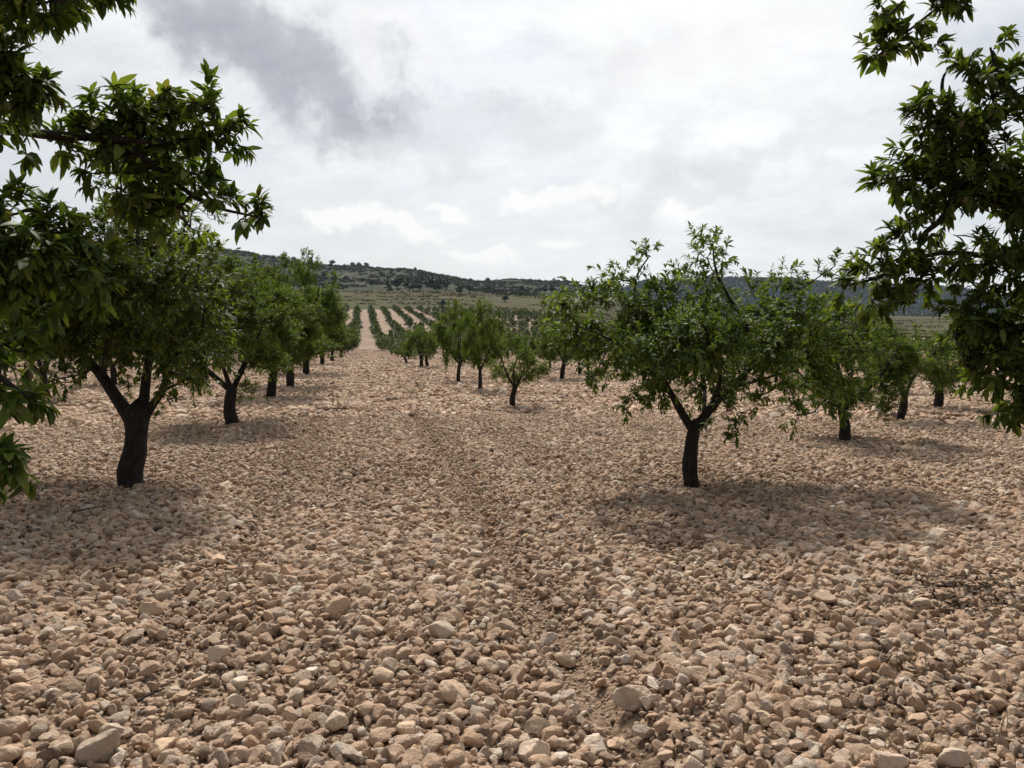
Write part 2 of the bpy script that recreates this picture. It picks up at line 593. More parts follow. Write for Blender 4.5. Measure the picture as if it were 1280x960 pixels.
NP1 = 8
for s in range(NP1):
    protos.append(patch(s, .6, 70, .085))
for s in range(NP1):
    protos.append(patch(50 + s, 1.3, 110, .13))


def scatter(r0, r1, dens, azmax):
    a = R(azmax)
    area = a * (r1 * r1 - r0 * r0)
    n = int(area * dens)
    d = np.sqrt(rng.uniform(r0 * r0, r1 * r1, n))
    t = rng.uniform(-a, a, n)
    return d * np.sin(t), d * np.cos(t)


GP, GR, GS, GI = [], [], [], []


def add_stones(x, y, dia, base, nvar, lift):
    n = len(x)
    z = height(x, y) + lift + dia * .16
    GP.append(np.stack([x, y, z], -1))
    GR.append(np.stack([rng.normal(0, .55, n), rng.normal(0, .55, n), rng.uniform(0, 6.28, n)], -1))
    q = rng.uniform(.85, 1.15, (n, 3)) * (dia * .5)[:, None]
    GS.append(q)
    GI.append(base + rng.integers(0, nvar, n))


def sizes(x, y, med, sig, lo, hi):
    v = x * .982 + y * .188
    k = 1 - .45 * np.exp(-((v - 1.03) / .16) ** 2) - .2 * np.exp(-((v - 1.36) / .1) ** 2) - .30 * np.exp(-((v + .9) / .22) ** 2) - .18 * np.exp(-((v - 2.3) / .3) ** 2)
    k = k * (1 + .42 * fbm(x * .8 + 40, y * .8, 2))
    return np.clip(med * k * rng.lognormal(0, sig, len(x)), lo, hi)


for (r0, r1, az, base, nv, fill, top) in ((1.2, 8.5, 47, 0, NEARV, 850, 640), (8.5, 17, 42, NEARV, MIDV, 600, 480)):
    x, y = scatter(r0, r1, fill, az)
    v = x * .982 + y * .188
    kk = rng.random(len(x)) < 1 - .05 * np.exp(-((v - TRK(x, y)) / .07) ** 2) * np.clip((16 - np.hypot(x, y)) / 7, 0, 1)
    x, y = x[kk], y[kk]
    add_stones(x, y, sizes(x, y, .037, .34, .014, .066), base, nv, .0)
    x, y = scatter(r0, r1, top, az)
    v = x * .982 + y * .188
    p_ = np.clip(1.0 + 1.3 * (fbm(x * .55 + 70, y * .55, 3) + .12), .35, 1) * (1 - .75 * np.exp(-((v - 1.03) / .13) ** 2)) * (1 - .45 * np.exp(-((v - 1.36) / .09) ** 2)) * (1 - .4 * np.exp(-((v + .9) / .14) ** 2)) * (1 - .35 * np.exp(-((v - .1) / .10) ** 2))
    p_ = p_ * (1 - .62 * np.exp(-((v - TRK(x, y)) / .055) ** 2) * np.clip((16 - np.hypot(x, y)) / 7, 0, 1)) * (.86 + .14 * np.sin(v * 13.5 + 2.2 * fbm(x * .5, y * .5, 2)))
    kk = rng.random(len(x)) < p_
    x, y = x[kk], y[kk]
    add_stones(x, y, sizes(x, y, .056, .36, .02, .105), base, nv, .014)
for (r0, r1, az, k, dens) in ((16.5, 42, 39, 0, 4.6), (41, 135, 37, 1, 1.15)):
    x, y = scatter(r0, r1, dens, az)
    fade = rng.random(len(x)) < np.clip((r1 - np.hypot(x, y)) / (.45 * r1), .0, 1) if k else np.ones(len(x), bool)
    x, y = x[fade], y[fade]
    n = len(x)
    GP.append(np.stack([x, y, height(x, y) + .005], -1))
    GR.append(np.stack([np.zeros(n), np.zeros(n), rng.uniform(0, 6.28, n)], -1))
    GS.append(np.ones((n, 3)) * rng.uniform(.85, 1.2, (n, 1)))
    GI.append(NEARV + MIDV + k * NP1 + rng.integers(0, NP1, n))
GP, GR, GS, GI = map(np.concatenate, (GP, GR, GS, GI))

# ---- individual rocks, the largest ones seen near the viewer
CLR = {"tan": (.40, .28, .185), "pale": (.50, .42, .33), "grey": (.33, .285, .235), "darkgrey": (.20, .18, .16), "brown": (.29, .20, .135),
       "orange": (.42, .245, .13), "white": (.60, .54, .46), "pink": (.46, .34, .27), "cream": (.55, .46, .35)}
ROCKS = [  # px, py, width px, colour, label (None: described by its neighbours)
    (125, 942, 72, "grey", "long grey limestone slab lying in the gravel at the bottom left corner"),
    (200, 940, 50, "tan", "tilted tan block leaning right of the long grey slab"),
    (12, 915, 46, "pink", "smooth pinkish boulder at the left edge above the corner"),
    (8, 950, 52, "brown", "brown grey rock filling the very bottom left corner"),
    (297, 948, 42, "tan", "pitted tan rock with a hollow, bottom edge left of centre"),
    (272, 826, 38, "pale", "pale angular wedge of limestone beside a small dark gap"),
    (300, 855, 34, "white", "whitish faceted rock just below the pale angular wedge"),
    (293, 880, 34, "grey", "rounded grey cobble below the whitish faceted rock"),
    (185, 766, 46, "tan", "broad low tan rock on the left under two grey ones"),
    (205, 750, 28, "grey", "flat grey stone upper right of the broad low tan rock"),
    (172, 741, 28, "brown", "brownish square stone upper left of the broad low tan rock"),
    (382, 774, 26, "cream", "cream coloured cube of limestone in the left middle gravel"),
    (422, 765, 42, "tan", "low flat tan ledge of rock right of the cream cube"),
    (387, 842, 28, "white", "white mottled stone balanced on a flat tan one"),
    (361, 840, 28, "orange", "orange tan block touching the white mottled stone"),
    (380, 858, 28, "tan", "flat tan slab lying under the white mottled stone"),
    (369, 871, 28, "grey", "smooth grey egg shaped rock in front of the flat tan slab"),
    (390, 937, 48, "grey", "large flat greyish slab at the bottom edge, third of the way across"),
    (587, 942, 44, "orange", "rounded orange tan boulder at the bottom centre"),
    (615, 844, 40, "cream", "pale tan faceted boulder standing out at the picture centre"),
    (567, 880, 50, "tan", "long tan loaf shaped rock left of the pale faceted boulder"),
    (547, 823, 30, "brown", "upright brown rock with a shaded face"),
    (552, 803, 44, "grey", "rough grey ridge of rock behind the upright brown one"),
    (557, 786, 30, "tan", "triangular tan rock behind the rough grey ridge"),
    (650, 722, 22, "brown", "dark brown round stone sunk in the fine gravel of the wheel track"),
    (790, 878, 62, "grey", "biggest grey rock right of centre, long and split in two"),
    (812, 888, 40, "pale", "pale pebbly block propped against the biggest grey rock"),
    (818, 848, 30, "brown", "thin brown slab standing on edge behind the biggest grey rock"),
    (745, 937, 40, "white", "creamy white rock with a knob and a hole at the bottom edge"),
    (672, 950, 58, "pale", "long pale bone shaped stone on the bottom edge"),
    (940, 895, 28, "tan", "oval tan slab standing upright right of centre"),
    (1088, 835, 40, "orange", "orange brown brick shaped rock on the right"),
    (1220, 808, 30, "brown", "brown wedge shaped rock near the right edge"),
    (1107, 958, 66, "pink", "wide pinkish slab cut by the bottom edge on the right"),
    (1190, 950, 54, "grey", "rough grey tan boulder near the bottom right corner"),
    (1147, 900, 30, "tan", "long rounded tan stone left of the dry straw"),
    (1060, 761, 20, "white", "small bright white stone in the right middle gravel"),
    (1067, 729, 34, "darkgrey", "dark grey rock at the edge of the tree shadow on the right"),
    (1058, 714, 24, "darkgrey", "dark flat stone just behind the dark grey rock in the shadow"),
    (1175, 667, 31, "white", "brightest white rock on the open gravel right of the forked tree"),
    (1152, 758, 30, "pale", "pale grey lump below the brightest white rock"),
    (281, 610, 25, "cream", "round pale boulder right of the left tree trunk"),
    (169, 651, 26, "pale", "pale angular rock below the left tree trunk"),
    (159, 691, 20, "white", "small white stone in the sun below the left tree"),
    (436, 651, 18, "brown", "brown squarish stone on the open aisle left of centre"),
    (597, 658, 24, "darkgrey", "flat dark grey stone in the middle of the aisle"),
]
EXTRA = [(72, 784, 28, "pale"), (185, 842, 34, "brown"), (110, 848, 36, "tan"), (140, 918, 36, "grey"), (232, 893, 30, "tan"), (232, 937, 27, "tan"),
         (175, 927, 27, "tan"), (20, 862, 40, "tan"), (12, 838, 32, "tan"), (150, 900, 36, "grey"), (250, 856, 27, "tan"), (472, 751, 27, "brown"),
         (502, 740, 24, "cream"), (530, 840, 31, "tan"), (480, 852, 33, "tan"), (502, 833, 33, "brown"), (567, 918, 28, "grey"), (630, 920, 32, "tan"),
         (457, 895, 31, "tan"), (495, 940, 27, "white"), (335, 880, 31, "grey"), (420, 905, 38, "pale"), (510, 925, 36, "tan"), (542, 945, 30, "grey"),
         (832, 870, 22, "grey"), (707, 817, 33, "tan"), (687, 792, 29, "grey"), (765, 812, 27, "tan"), (910, 882, 31, "tan"), (942, 852, 22, "grey"),
         (922, 827, 34, "grey"), (770, 918, 30, "tan"), (830, 945, 28, "brown"), (760, 793, 23, "grey"), (802, 727, 19, "tan"), (750, 852, 21, "orange"),
         (852, 860, 24, "white"), (717, 896, 22, "pale"), (1033, 795, 33, "tan"), (1047, 812, 22, "grey"), (1032, 753, 34, "tan"), (1140, 860, 27, "grey"),
         (975, 925, 36, "tan"), (995, 942, 27, "pink"), (1032, 912, 26, "grey"), (1247, 792, 24, "brown"), (1100, 935, 31, "pale"), (1250, 885, 30, "brown"),
         (248, 648, 16, "cream"), (328, 716, 30, "tan"), (370, 707, 15, "orange"), (294, 657, 26, "grey"), (340, 728, 26, "pale"), (419, 688, 24, "grey"),
         (551, 716, 26, "tan"), (550, 728, 20, "grey"), (497, 643, 19, "pale"), (478, 702, 20, "tan"), (411, 633, 26, "brown"), (1070, 731, 30, "grey"),
         (1160, 700, 28, "pale"), (1250, 665, 24, "tan"), (1014, 665, 16, "grey"), (1141, 646, 22, "brown")]
placed = []          # x, y, radius


def clash(x, y, r):
    return any((x - a) ** 2 + (y - b) ** 2 < (.8 * (r + c)) ** 2 for a, b, c in placed)


def word_color(c):
    return {"darkgrey": "dark grey", "orange": "orange brown", "pink": "pinkish", "cream": "cream"}.get(c, c)


named_rocks = []
rock_count = 0
used_labels = {}


def put_rock(x, y, dia, clr, label, group, shape=None):
    global rock_count
    seed = 1000 + rock_count
    g = np.random.default_rng(seed)
    ax = shape or (1, g.uniform(.66, .92), g.uniform(.50, .78))
    P, Fc = stone_verts(seed, 4, ax)
    P = P / np.abs(P[:, 0]).max() * dia * .5
    e = np.array([[g.normal(0, .28), g.normal(0, .28), g.uniform(-.7, .7) + (math.pi if g.random() < .5 else 0)]])
    P = P @ euler_to_mat(e)[0].T
    o = link(bpy.data.objects.new("limestone_rock", mesh_np("limestone_rock", P, [Fc], M["rock"], False)))
    zz = float(height(x, y)[0])
    o.location = (x, y, zz + .022 - P[:, 2].min() * .42)
    c = (np.array(CLR[clr]) * .5 + np.array((.48, .365, .27)) * .5) * g.uniform(1.02, 1.25)
    o.color = (*c, 1)
    tag(o, label, "rock", group)
    placed.append((x, y, dia * .5))
    rock_count += 1
    return o


for px, py, w, clr, lab in ROCKS:
    p = at(px, py, gd(py))
    dia = w * p[1] / F * .86
    d2 = gd(py + w * .12)
    q = at(px, py, d2)
    put_rock(q[0], q[1], dia, clr, lab, "larger limestone rocks on the gravel")
    named_rocks.append((q[0], q[1], lab))
    GIx = None

NICK = {"long grey limestone slab": 0}


def relation(x, y):
    b = min(named_rocks, key=lambda k: (k[0] - x) ** 2 + (k[1] - y) ** 2)
    dx, dy = x - b[0], y - b[1]
    if abs(dx) > abs(dy):
        w = "to the right of" if dx > 0 else "to the left of"
    else:
        w = "behind" if dy > 0 else "in front of"
    short = b[2]
    for cut in (" lying", " at ", " on ", " in ", " leaning", " filling", ",", " beside", " just", " below", " under", " upper", " right of", " left of", " balanced", " touching", " standing", " behind", " propped", " cut", " near", " with", " sunk", " above"):
        k = short.find(cut)
        if k > 12:
            short = short[:k]
    short = " ".join(short.split()[:6])
    return w, short


SHAPES = ["angular", "blocky", "rounded", "flat topped", "rough", "wedge like"]
extra_list = []
for px, py, w, clr in EXTRA:
    q = at(px, py, gd(py + w * .12))
    extra_list.append((q[0], q[1], w * q[1] / F * .88, clr))
while len(extra_list) < 300 - len(ROCKS):
    d = math.sqrt(rng.uniform(2.3 ** 2, 7.2 ** 2))
    t = rng.uniform(-R(34), R(34))
    x, y = d * math.sin(t), d * math.cos(t)
    v = x * .982 + y * .188
    if abs(v - 1.03) < .25 and rng.random() < .8:
        continue
    dia = float(np.clip(rng.lognormal(math.log(.078), .2), .065, .12))
    if clash(x, y, dia * .5) or any((x - e[0]) ** 2 + (y - e[1]) ** 2 < .012 for e in extra_list):
        continue
    extra_list.append((x, y, dia, rng.choice(["tan", "tan", "tan", "tan", "grey", "brown", "pink", "pale", "orange"])))
SIZEW = lambda d: "large" if d > .115 else ("fist sized" if d > .085 else "smaller")
labs = []
for i, (x, y, dia, clr) in enumerate(extra_list):
    w, s = relation(x, y)
    labs.append("%s %s stone %s the %s" % (SIZEW(dia), word_color(clr), w, s))
for i, (x, y, dia, clr) in enumerate(extra_list):
    lab = labs[i]
    put_rock(x, y, dia, clr, lab, "larger limestone rocks on the gravel")

# loose gravel keeps clear of the rocks
keep = np.ones(len(GP), bool)
near = np.hypot(GP[:, 0], GP[:, 1]) < 14
ni = np.where(near)[0]
for x, y, r in placed:
    dd = (GP[ni, 0] - x) ** 2 + (GP[ni, 1] - y) ** 2
    keep[ni[dd < (r * .62) ** 2]] = False
grv = instancer("gravel", GP[keep], GR[keep], GS[keep], GI[keep], protos)

# ------------------------------------------------------------------ trees
def tube(path, radii, sides, seed=0, bump=0.0):
    path = np.asarray(path, float)
    radii = np.asarray(radii, float)
    n = len(path)
    T = np.gradient(path, axis=0)
    T = norm(T)
    ref = np.array([.31, .17, .93]) if abs(T[0] @ np.array([.31, .17, .93])) < .9 else np.array([1., 0, 0])
    U = norm(np.cross(T, ref))
    W = np.cross(T, U)
    an = np.linspace(0, 2 * math.pi, sides, endpoint=False)
    ring = U[:, None, :] * np.cos(an)[None, :, None] + W[:, None, :] * np.sin(an)[None, :, None]
    V = path[:, None, :] + ring * radii[:, None, None]
    if bump:
        k = 1 + bump * lump3(V.reshape(-1, 3), seed, 14, 1.0, 9).reshape(n, sides)
        V = path[:, None, :] + ring * (radii[:, None] * k)[:, :, None]
    i = np.arange(n - 1)[:, None] * sides
    j = np.arange(sides)[None, :]
    jn = (j + 1) % sides
    Q = np.stack([i + j, i + jn, i + jn + sides, i + j + sides], -1).reshape(-1, 4)
    V = V.reshape(-1, 3)
    tip = np.vstack([V, path[-1:] + T[-1:] * radii[-1]])
    j = np.arange(sides)
    Tt = np.stack([(n - 1) * sides + j, (n - 1) * sides + (j + 1) % sides, np.full(sides, n * sides)], -1)
    return tip, Q, Tt


class Wood:
    def __init__(self):
        self.V, self.Q, self.T, self.n = [], [], [], 0

    def add(self, path, radii, sides, seed=0, bump=0.0):
        V, Q, T = tube(path, radii, sides, seed, bump)
        self.V.append(V)
        self.Q.append(Q + self.n)
        self.T.append(T + self.n)
        self.n += len(V)

    def mesh(self, name, origin, mat):
        return mesh_np(name, np.concatenate(self.V) - origin, [np.concatenate(self.Q), np.concatenate(self.T)], mat)


def spline(pts, k=6):
    pts = np.asarray(pts, float)
    if len(pts) < 3:
        t = np.linspace(0, 1, k + 1)[:, None]
        return pts[0] * (1 - t) + pts[-1] * t
    P = np.vstack([2 * pts[0] - pts[1], pts, 2 * pts[-1] - pts[-2]])
    out = []
    for i in range(1, len(P) - 2):
        t = np.linspace(0, 1, k, endpoint=False)[:, None]
        a, b, c, d = P[i - 1], P[i], P[i + 1], P[i + 2]
        out.append(.5 * ((2 * b) + (c - a) * t + (2 * a - 5 * b + 4 * c - d) * t ** 2 + (3 * b - a - 3 * c + d) * t ** 3))
    out.append(pts[-1:])
    return np.concatenate(out)


def leaves_mesh(name, B, A, Nn, L, Wd, curve, g, mat, origin, hi=True, tint=None):
    """B base points, A axes, Nn up-normals, L lengths."""
    A = norm(A)
    S = norm(np.cross(A, Nn))
    Nn = np.cross(S, A)
    n = len(B)
    rnd = g.random(n) ** 1.3 if tint is None else tint
    col = lambda a: a[:, None]
    if hi:
        pt = lambda t, s, h: B + A * col(L * t * (1 - .25 * curve * t)) + S * col(Wd * s) + Nn * col(L * (h - curve * t * t))
        V = np.stack([pt(0, 0, 0), pt(.20, -.36, .05), pt(.20, 0, 0), pt(.20, .36, .05), pt(.50, -.5, .06), pt(.50, 0, 0), pt(.50, .5, .06),
                      pt(.80, -.31, .03), pt(.80, 0, 0), pt(.80, .31, .03), pt(1, 0, 0)], 1)
        k = 11
        tri = np.array([[0, 2, 1], [0, 3, 2], [7, 8, 10], [8, 9, 10]])
        quad = np.array([[1, 2, 5, 4], [2, 3, 6, 5], [4, 5, 8, 7], [5, 6, 9, 8]])
        o = (np.arange(n) * k)[:, None, None]
        fl = [(tri[None] + o).reshape(-1, 3), (quad[None] + o).reshape(-1, 4)]
    else:
        pt = lambda t, s, h: B + A * col(L * t) + S * col(Wd * s) + Nn * col(L * (h - curve * t * t))
        V = np.stack([pt(0, 0, 0), pt(.45, -.5, .05), pt(1, 0, 0), pt(.45, .5, .05)], 1)
        k = 4
        o = (np.arange(n) * k)[:, None, None]
        tri = np.array([[0, 2, 1], [0, 3, 2]])
        fl = [(tri[None] + o).reshape(-1, 3)]
    return mesh_np(name, V.reshape(-1, 3) - origin, fl, mat, True, {"rnd": np.repeat(rnd, k)})


def grow(g, blobs, skeleton, wood, leafL, leaves_per_shoot, shoot_density, twig=True, droop=.35, shoot_len=(.14, .34), upness=.45):
    """blobs: list of (center, radius). skeleton: polyline points available to branch from. Returns leaf arrays."""
    skel = np.concatenate(skeleton)
    Bs, As, Ns, Ls = [], [], [], []
    cen = np.array([b[0] for b in blobs])
    mid = cen.mean(0)
    for c, r in blobs:
        c = np.asarray(c, float)
        dd = np.linalg.norm(skel - c, axis=1) + .25 * np.maximum(skel[:, 2] - c[2], 0)
        s = skel[np.argmin(dd)]
        span = np.linalg.norm(c - s)
        if twig and span > .05:
            m1 = s + (c - s) * .5 + np.array([0, 0, -.05 * span]) + g.normal(0, .06 * span, 3)
            pth = spline([s, m1, c], 4)
            wood.add(pth, np.linspace(min(.006 + .010 * span, .018), .004, len(pth)), 5, int(g.integers(1e6)), .12)
            skel = np.vstack([skel, pth[1:]])
        ns = max(3, int(shoot_density * (r / .25) ** 2.1 * g.uniform(.85, 1.15)))
        for k in range(ns):
            u = norm(g.normal(size=3))
            rad = r * g.uniform(.1, .85)
            p0 = c + u * rad * np.array([1, 1, .85])
            out = norm(c - mid + g.normal(0, .15, 3))
            sd = norm(u * .75 + out * .35 + np.array([0, 0, upness]) + g.normal(0, .45, 3))
            ln = g.uniform(*shoot_len) * min(1.0, .45 + r / .3)
            bend = np.array([0, 0, -1]) * g.uniform(0, .35)
            nl = max(4, int(leaves_per_shoot * g.uniform(.7, 1.3)))
            t = np.sort(g.random(nl) ** .75)
            pts = p0 + sd * (ln * t)[:, None] + bend * (ln * t * t)[:, None]
            ax0 = norm(sd + bend * .8)
            if twig:
                e = p0 + sd * ln + bend * ln
                if k % 2 == 0:
                    st = c + (p0 - c) * .15
                    wood.add(np.array([st, p0, (p0 + e) / 2 - bend * ln * .25, e]), np.array([.0048, .004, .003, .0015]), 3)
            q = norm(np.cross(ax0, [.3, .2, .93]))
            w = np.cross(ax0, q)
            ph = np.arange(nl) * 2.4 + g.uniform(0, 6.28) + g.normal(0, .3, nl)
            radial = q * np.cos(ph)[:, None] + w * np.sin(ph)[:, None]
            op = (1.05 - .65 * t)[:, None]
            a = norm(radial * op + ax0 * (1.15 - op * .55) + np.array([0, 0, -droop]) * g.uniform(.3, 1.5, nl)[:, None] + g.normal(0, .16, (nl, 3)))
            Bs.append(pts)
            As.append(a)
            Ns.append(norm(np.array([0, 0, 1.]) + ax0 * .5 + g.normal(0, .30, (nl, 3))))
            Ls.append(leafL * g.lognormal(0, .2, nl) * (.75 + .35 * np.sin(math.pi * np.clip(t + .1, 0, 1))))
    return np.concatenate(Bs), np.concatenate(As), np.concatenate(Ns), np.concatenate(Ls)


def empty(name, loc, rz=0.0):
    o = link(bpy.data.objects.new(name, None))
    o.location = tuple(float(k) for k in loc)
    o.rotation_euler = (0, 0, rz)
    o.empty_display_size = .3
    return o


def child(name, me, parent):
    return link(bpy.data.objects.new(name, me), parent)


def hero_tree(label, base, trunk, limbs, blobs, seed, leafL, lps, dens, group, fruits=(), droop=.35, upness=.45, shoot_len=(.14, .34), twigs=True):
    """trunk/limbs: lists of (points, r0, r1)."""
    g = np.random.default_rng(seed)
    base = np.asarray(base, float)
    w = Wood()
    skel = []
    for j, (pts, r0, r1) in enumerate(list(trunk) + list(limbs)):
        sp = spline(pts, 7 if j == 0 else 6)
        t = np.linspace(0, 1, len(sp))
        rr = r0 + (r1 - r0) * t ** .85
        if j < len(trunk):
            rr = rr * (1 + .42 * np.exp(-t * 11) + .10 * np.sin(t * 9 + seed) * np.sin(t * 3.1))
        else:
            sp = sp + np.stack([lump3(sp, seed + j, 9, .02), lump3(sp, seed + j + 50, 9, .02), np.zeros(len(sp))], -1) * np.minimum(t * 3, 1)[:, None]
        w.add(sp, rr, 14 if r0 > .05 else 8, seed + j, .16)
        if j >= len(trunk):
            skel.append(sp[2:])
    B, A, N, L = grow(g, blobs, skel, w, leafL, lps, dens, twigs, droop, shoot_len, upness)
    root = tag(empty("almond_tree", base), label, "tree", group)
    child("trunk", w.mesh("almond_trunk", base, M["bark"]), root)
    cr = child("crown", leaves_mesh("almond_crown", B, A, N, L, L * g.uniform(.28, .39, len(L)), g.uniform(.05, .6, len(L)), g, M["leaf"], base), root)
    for p in fruits:
        f = child("almond_fruit", FRUIT, cr)
        q = B[np.argmin(np.linalg.norm(B - np.asarray(p), axis=1))] - np.array([0, 0, .022])
        f.location = tuple(q - base)
        f.rotation_euler = (g.uniform(-.5, .5), g.uniform(-.5, .5), g.uniform(0, 6))
    return root, len(L)


Pv, Fv = ICO[3]
Pf = Pv * np.array([.0135, .0115, .019])
Pf[:, 0] += .003 * np.cos(Pf[:, 2] / .019 * 1.5)
FRUIT = mesh_np("almond_fruit", Pf, [Fv], M["fruit"])

G_NEAR = "almond trees of the orchard"
g0 = np.random.default_rng(3)


def px_blobs(lst, d0, spread, k=1.0):
    out = []
    for it in lst:
        px, py, r = it[:3]
        d = it[3] if len(it) > 3 else d0 + g0.uniform(-spread, spread)
        c = at(px, py, d)
        out.append((c, r * k))
    return out


# --- forked tree on the right
D = gd(611)
rt = lambda L, d=0.0: [at(a, b, D + d + (k[0] if k else 0)) for a, b, *k in L]
base = at(866, 612, D)
base[2] = float(height(base[0], base[1])[0]) - .03
fork = at(868, 536, D)
trunkR = [([base, at(862, 585, D), at(864, 560, D), fork, at(872, 528, D)], .076, .070)]
limbsR = [
    (rt([(868, 538), (886, 513), (906, 490, -.1), (930, 468, -.1), (938, 432, -.2), (927, 396, -.1), (911, 371), (895, 340), (891, 306)]), .058, .008),
    (rt([(866, 538), (850, 512), (836, 488, .1), (819, 458, .2), (800, 420, .3), (794, 372, .2), (797, 346, .1), (812, 320)]), .050, .007),
    (rt([(925, 472, -.1), (950, 452, .1), (975, 438, .3), (1017, 419, .5), (1050, 412, .6), (1075, 408, .6)]), .030, .006),
    (rt([(912, 486, -.1), (953, 474, -.4), (992, 464, -.6), (1010, 480, -.7)]), .019, .005),
    (rt([(838, 492, .1), (800, 450, -.5), (765, 425, -.7), (722, 408, -.8)]), .028, .006),
    (rt([(880, 522), (880, 480, .6), (870, 430, 1.0), (860, 380, 1.2)]), .030, .006),
    (rt([(890, 508), (900, 470, -.6), (890, 430, -1.0), (870, 395, -1.1)]), .028, .006),
    (rt([(937, 440, -.2), (965, 390, .1), (1000, 362, .2), (1044, 332, .2)]), .018, .005),
    (rt([(975, 470, -.5), (988, 488, -.55), (994, 505, -.6), (1000, 526, -.6)]), .009, .003),
    (rt([(900, 492, -.1), (908, 505, -.2), (917, 518, -.25), (925, 533, -.3)]), .009, .003),
    (rt([(822, 470, .1), (806, 482, 0), (795, 496, -.1), (784, 514, -.15)]), .009, .003),
    (rt([(765, 425, -.7), (752, 450, -.75), (744, 465, -.8), (733, 474, -.8)]), .010, .004),
]
bl = px_blobs([(891, 302, .09), (884, 322, .13), (908, 318, .10), (868, 296, .06), (893, 340, .16), (812, 320, .09), (798, 346, .13), (766, 346, .13), (778, 362, .16), (744, 372, .20),
               (718, 384, .20), (790, 385, .28), (836, 372, .22), (852, 350, .12), (886, 366, .22), (905, 392, .28), (833, 425, .34), (770, 425, .30), (722, 415, .24), (700, 392, .12),
               (872, 436, .34), (920, 425, .30), (958, 396, .26), (974, 356, .14), (1000, 352, .11), (1026, 343, .09), (1044, 332, .07), (950, 362, .16), (1000, 392, .26),
               (1040, 396, .24), (1068, 408, .20), (960, 444, .28), (1010, 440, .28), (1048, 432, .24), (1078, 440, .18), (900, 468, .26), (826, 474, .24), (792, 462, .22),
               (795, 494, .09, D - .1), (785, 510, .06, D - .15), (756, 452, .2), (910, 512, .14), (924, 530, .08, D - .3), (952, 494, .18), (988, 502, .11, D - .6), (999, 522, .08, D - .6), (1030, 478, .2),
               (1062, 470, .2), (860, 405, .3), (815, 400, .28), (840, 452, .26), (880, 480, .2), (935, 470, .2), (985, 470, .18), (1012, 418, .2), (1030, 500, .10, D - .3), (1050, 510, .08, D - .3), (1042, 484, .14)], D, .75)
bl += px_blobs([(731, 470, .07, D - .8), (740, 462, .05, D - .8), (838, 440, .35, D + 1.0), (880, 420, .35, D + 1.2), (930, 430, .3, D + 1.0), (860, 430, .32, D - 1.0), (900, 440, .32, D - 1.0), (800, 440, .3, D - .9), (970, 430, .3, D - .8)], D, 0)
hero_tree("forked almond tree standing alone on the right with sprigs above its crown", base, trunkR, limbsR, bl, 11, .072, 19, 31, G_NEAR, droop=.08)

# --- thick tree on the left
DL = gd(609)
lt = lambda L: [at(a, b, DL + (k[0] if k else 0)) for a, b, *k in L]
base = at(165, 610, DL)
base[2] = float(height(base[0], base[1])[0]) - .03
trunkL = [([base, at(163, 590, DL), at(169, 560, DL), at(171, 530, DL), at(172, 512, DL)], .118, .135)]
limbsL = [
    (lt([(168, 530), (150, 503), (128, 470), (104, 444, .1), (72, 402, .1), (40, 370), (10, 340)]), .088, .012),
    (lt([(176, 528), (190, 507), (203, 489), (212, 462, -.1), (230, 420, -.2), (248, 380, -.2)]), .062, .010),
    (lt([(178, 518), (183, 470, .1), (188, 428, .1), (178, 376), (172, 300, .2), (170, 235, .2), (176, 160, .2)]), .060, .008),
    (lt([(128, 470), (135, 420, -.7), (128, 360, -1.1), (120, 310, -1.2)]), .035, .008),
    (lt([(185, 440), (215, 400, .7), (225, 350, 1.0), (220, 300, 1.0)]), .032, .008),
    (lt([(104, 444), (118, 400, .8), (110, 350, 1.2)]), .030, .008),
    (lt([(120, 458), (100, 468, -.2), (70, 474, -.3)]), .016, .005),
    (lt([(205, 488), (225, 478, -.2), (245, 470, -.3)]), .018, .005),
]
bl = px_blobs([(172, 150, .14), (142, 182, .18), (203, 168, .18), (238, 200, .16), (172, 208, .22), (218, 240, .18), (132, 232, .15), (258, 268, .09), (250, 312, .15), (266, 352, .13), (165, 240, .18), (140, 272, .2), (190, 275, .2), (225, 292, .14), (200, 300, .18), (172, 300, .3), (130, 305, .25), (220, 320, .3), (252, 345, .22), (262, 325, .12), (180, 340, .35), (120, 345, .35),
               (70, 345, .35), (20, 335, .35), (-30, 360, .4), (40, 380, .35), (90, 390, .35), (150, 390, .35), (210, 375, .35), (255, 385, .25), (268, 410, .18), (60, 420, .25), (20, 415, .3),
               (-30, 420, .35), (-70, 380, .4), (100, 425, .28), (150, 430, .25), (215, 425, .3), (250, 440, .22), (262, 455, .12), (215, 465, .2), (240, 472, .15), (150, 458, .1), (165, 484, .08), (205, 505, .06),
               (108, 468, .12), (78, 474, .1), (66, 478, .06), (172, 420, .25), (225, 350, .3), (110, 350, .3), (180, 370, .3), (235, 400, .3), (140, 350, .3)], DL, 1.0)
bl += px_blobs([(120, 360, .4, DL - 1.2), (200, 360, .4, DL - 1.1), (60, 370, .4, DL - 1), (150, 400, .35, DL + 1.3), (220, 380, .35, DL + 1.2), (90, 370, .4, DL + 1.3), (30, 380, .35, DL - 1.1)], DL, 0)
hero_tree("thick trunked almond tree on the left, dividing low into two heavy limbs", base, trunkL, limbsL, bl, 12, .074, 18, 34, G_NEAR, droop=.14)

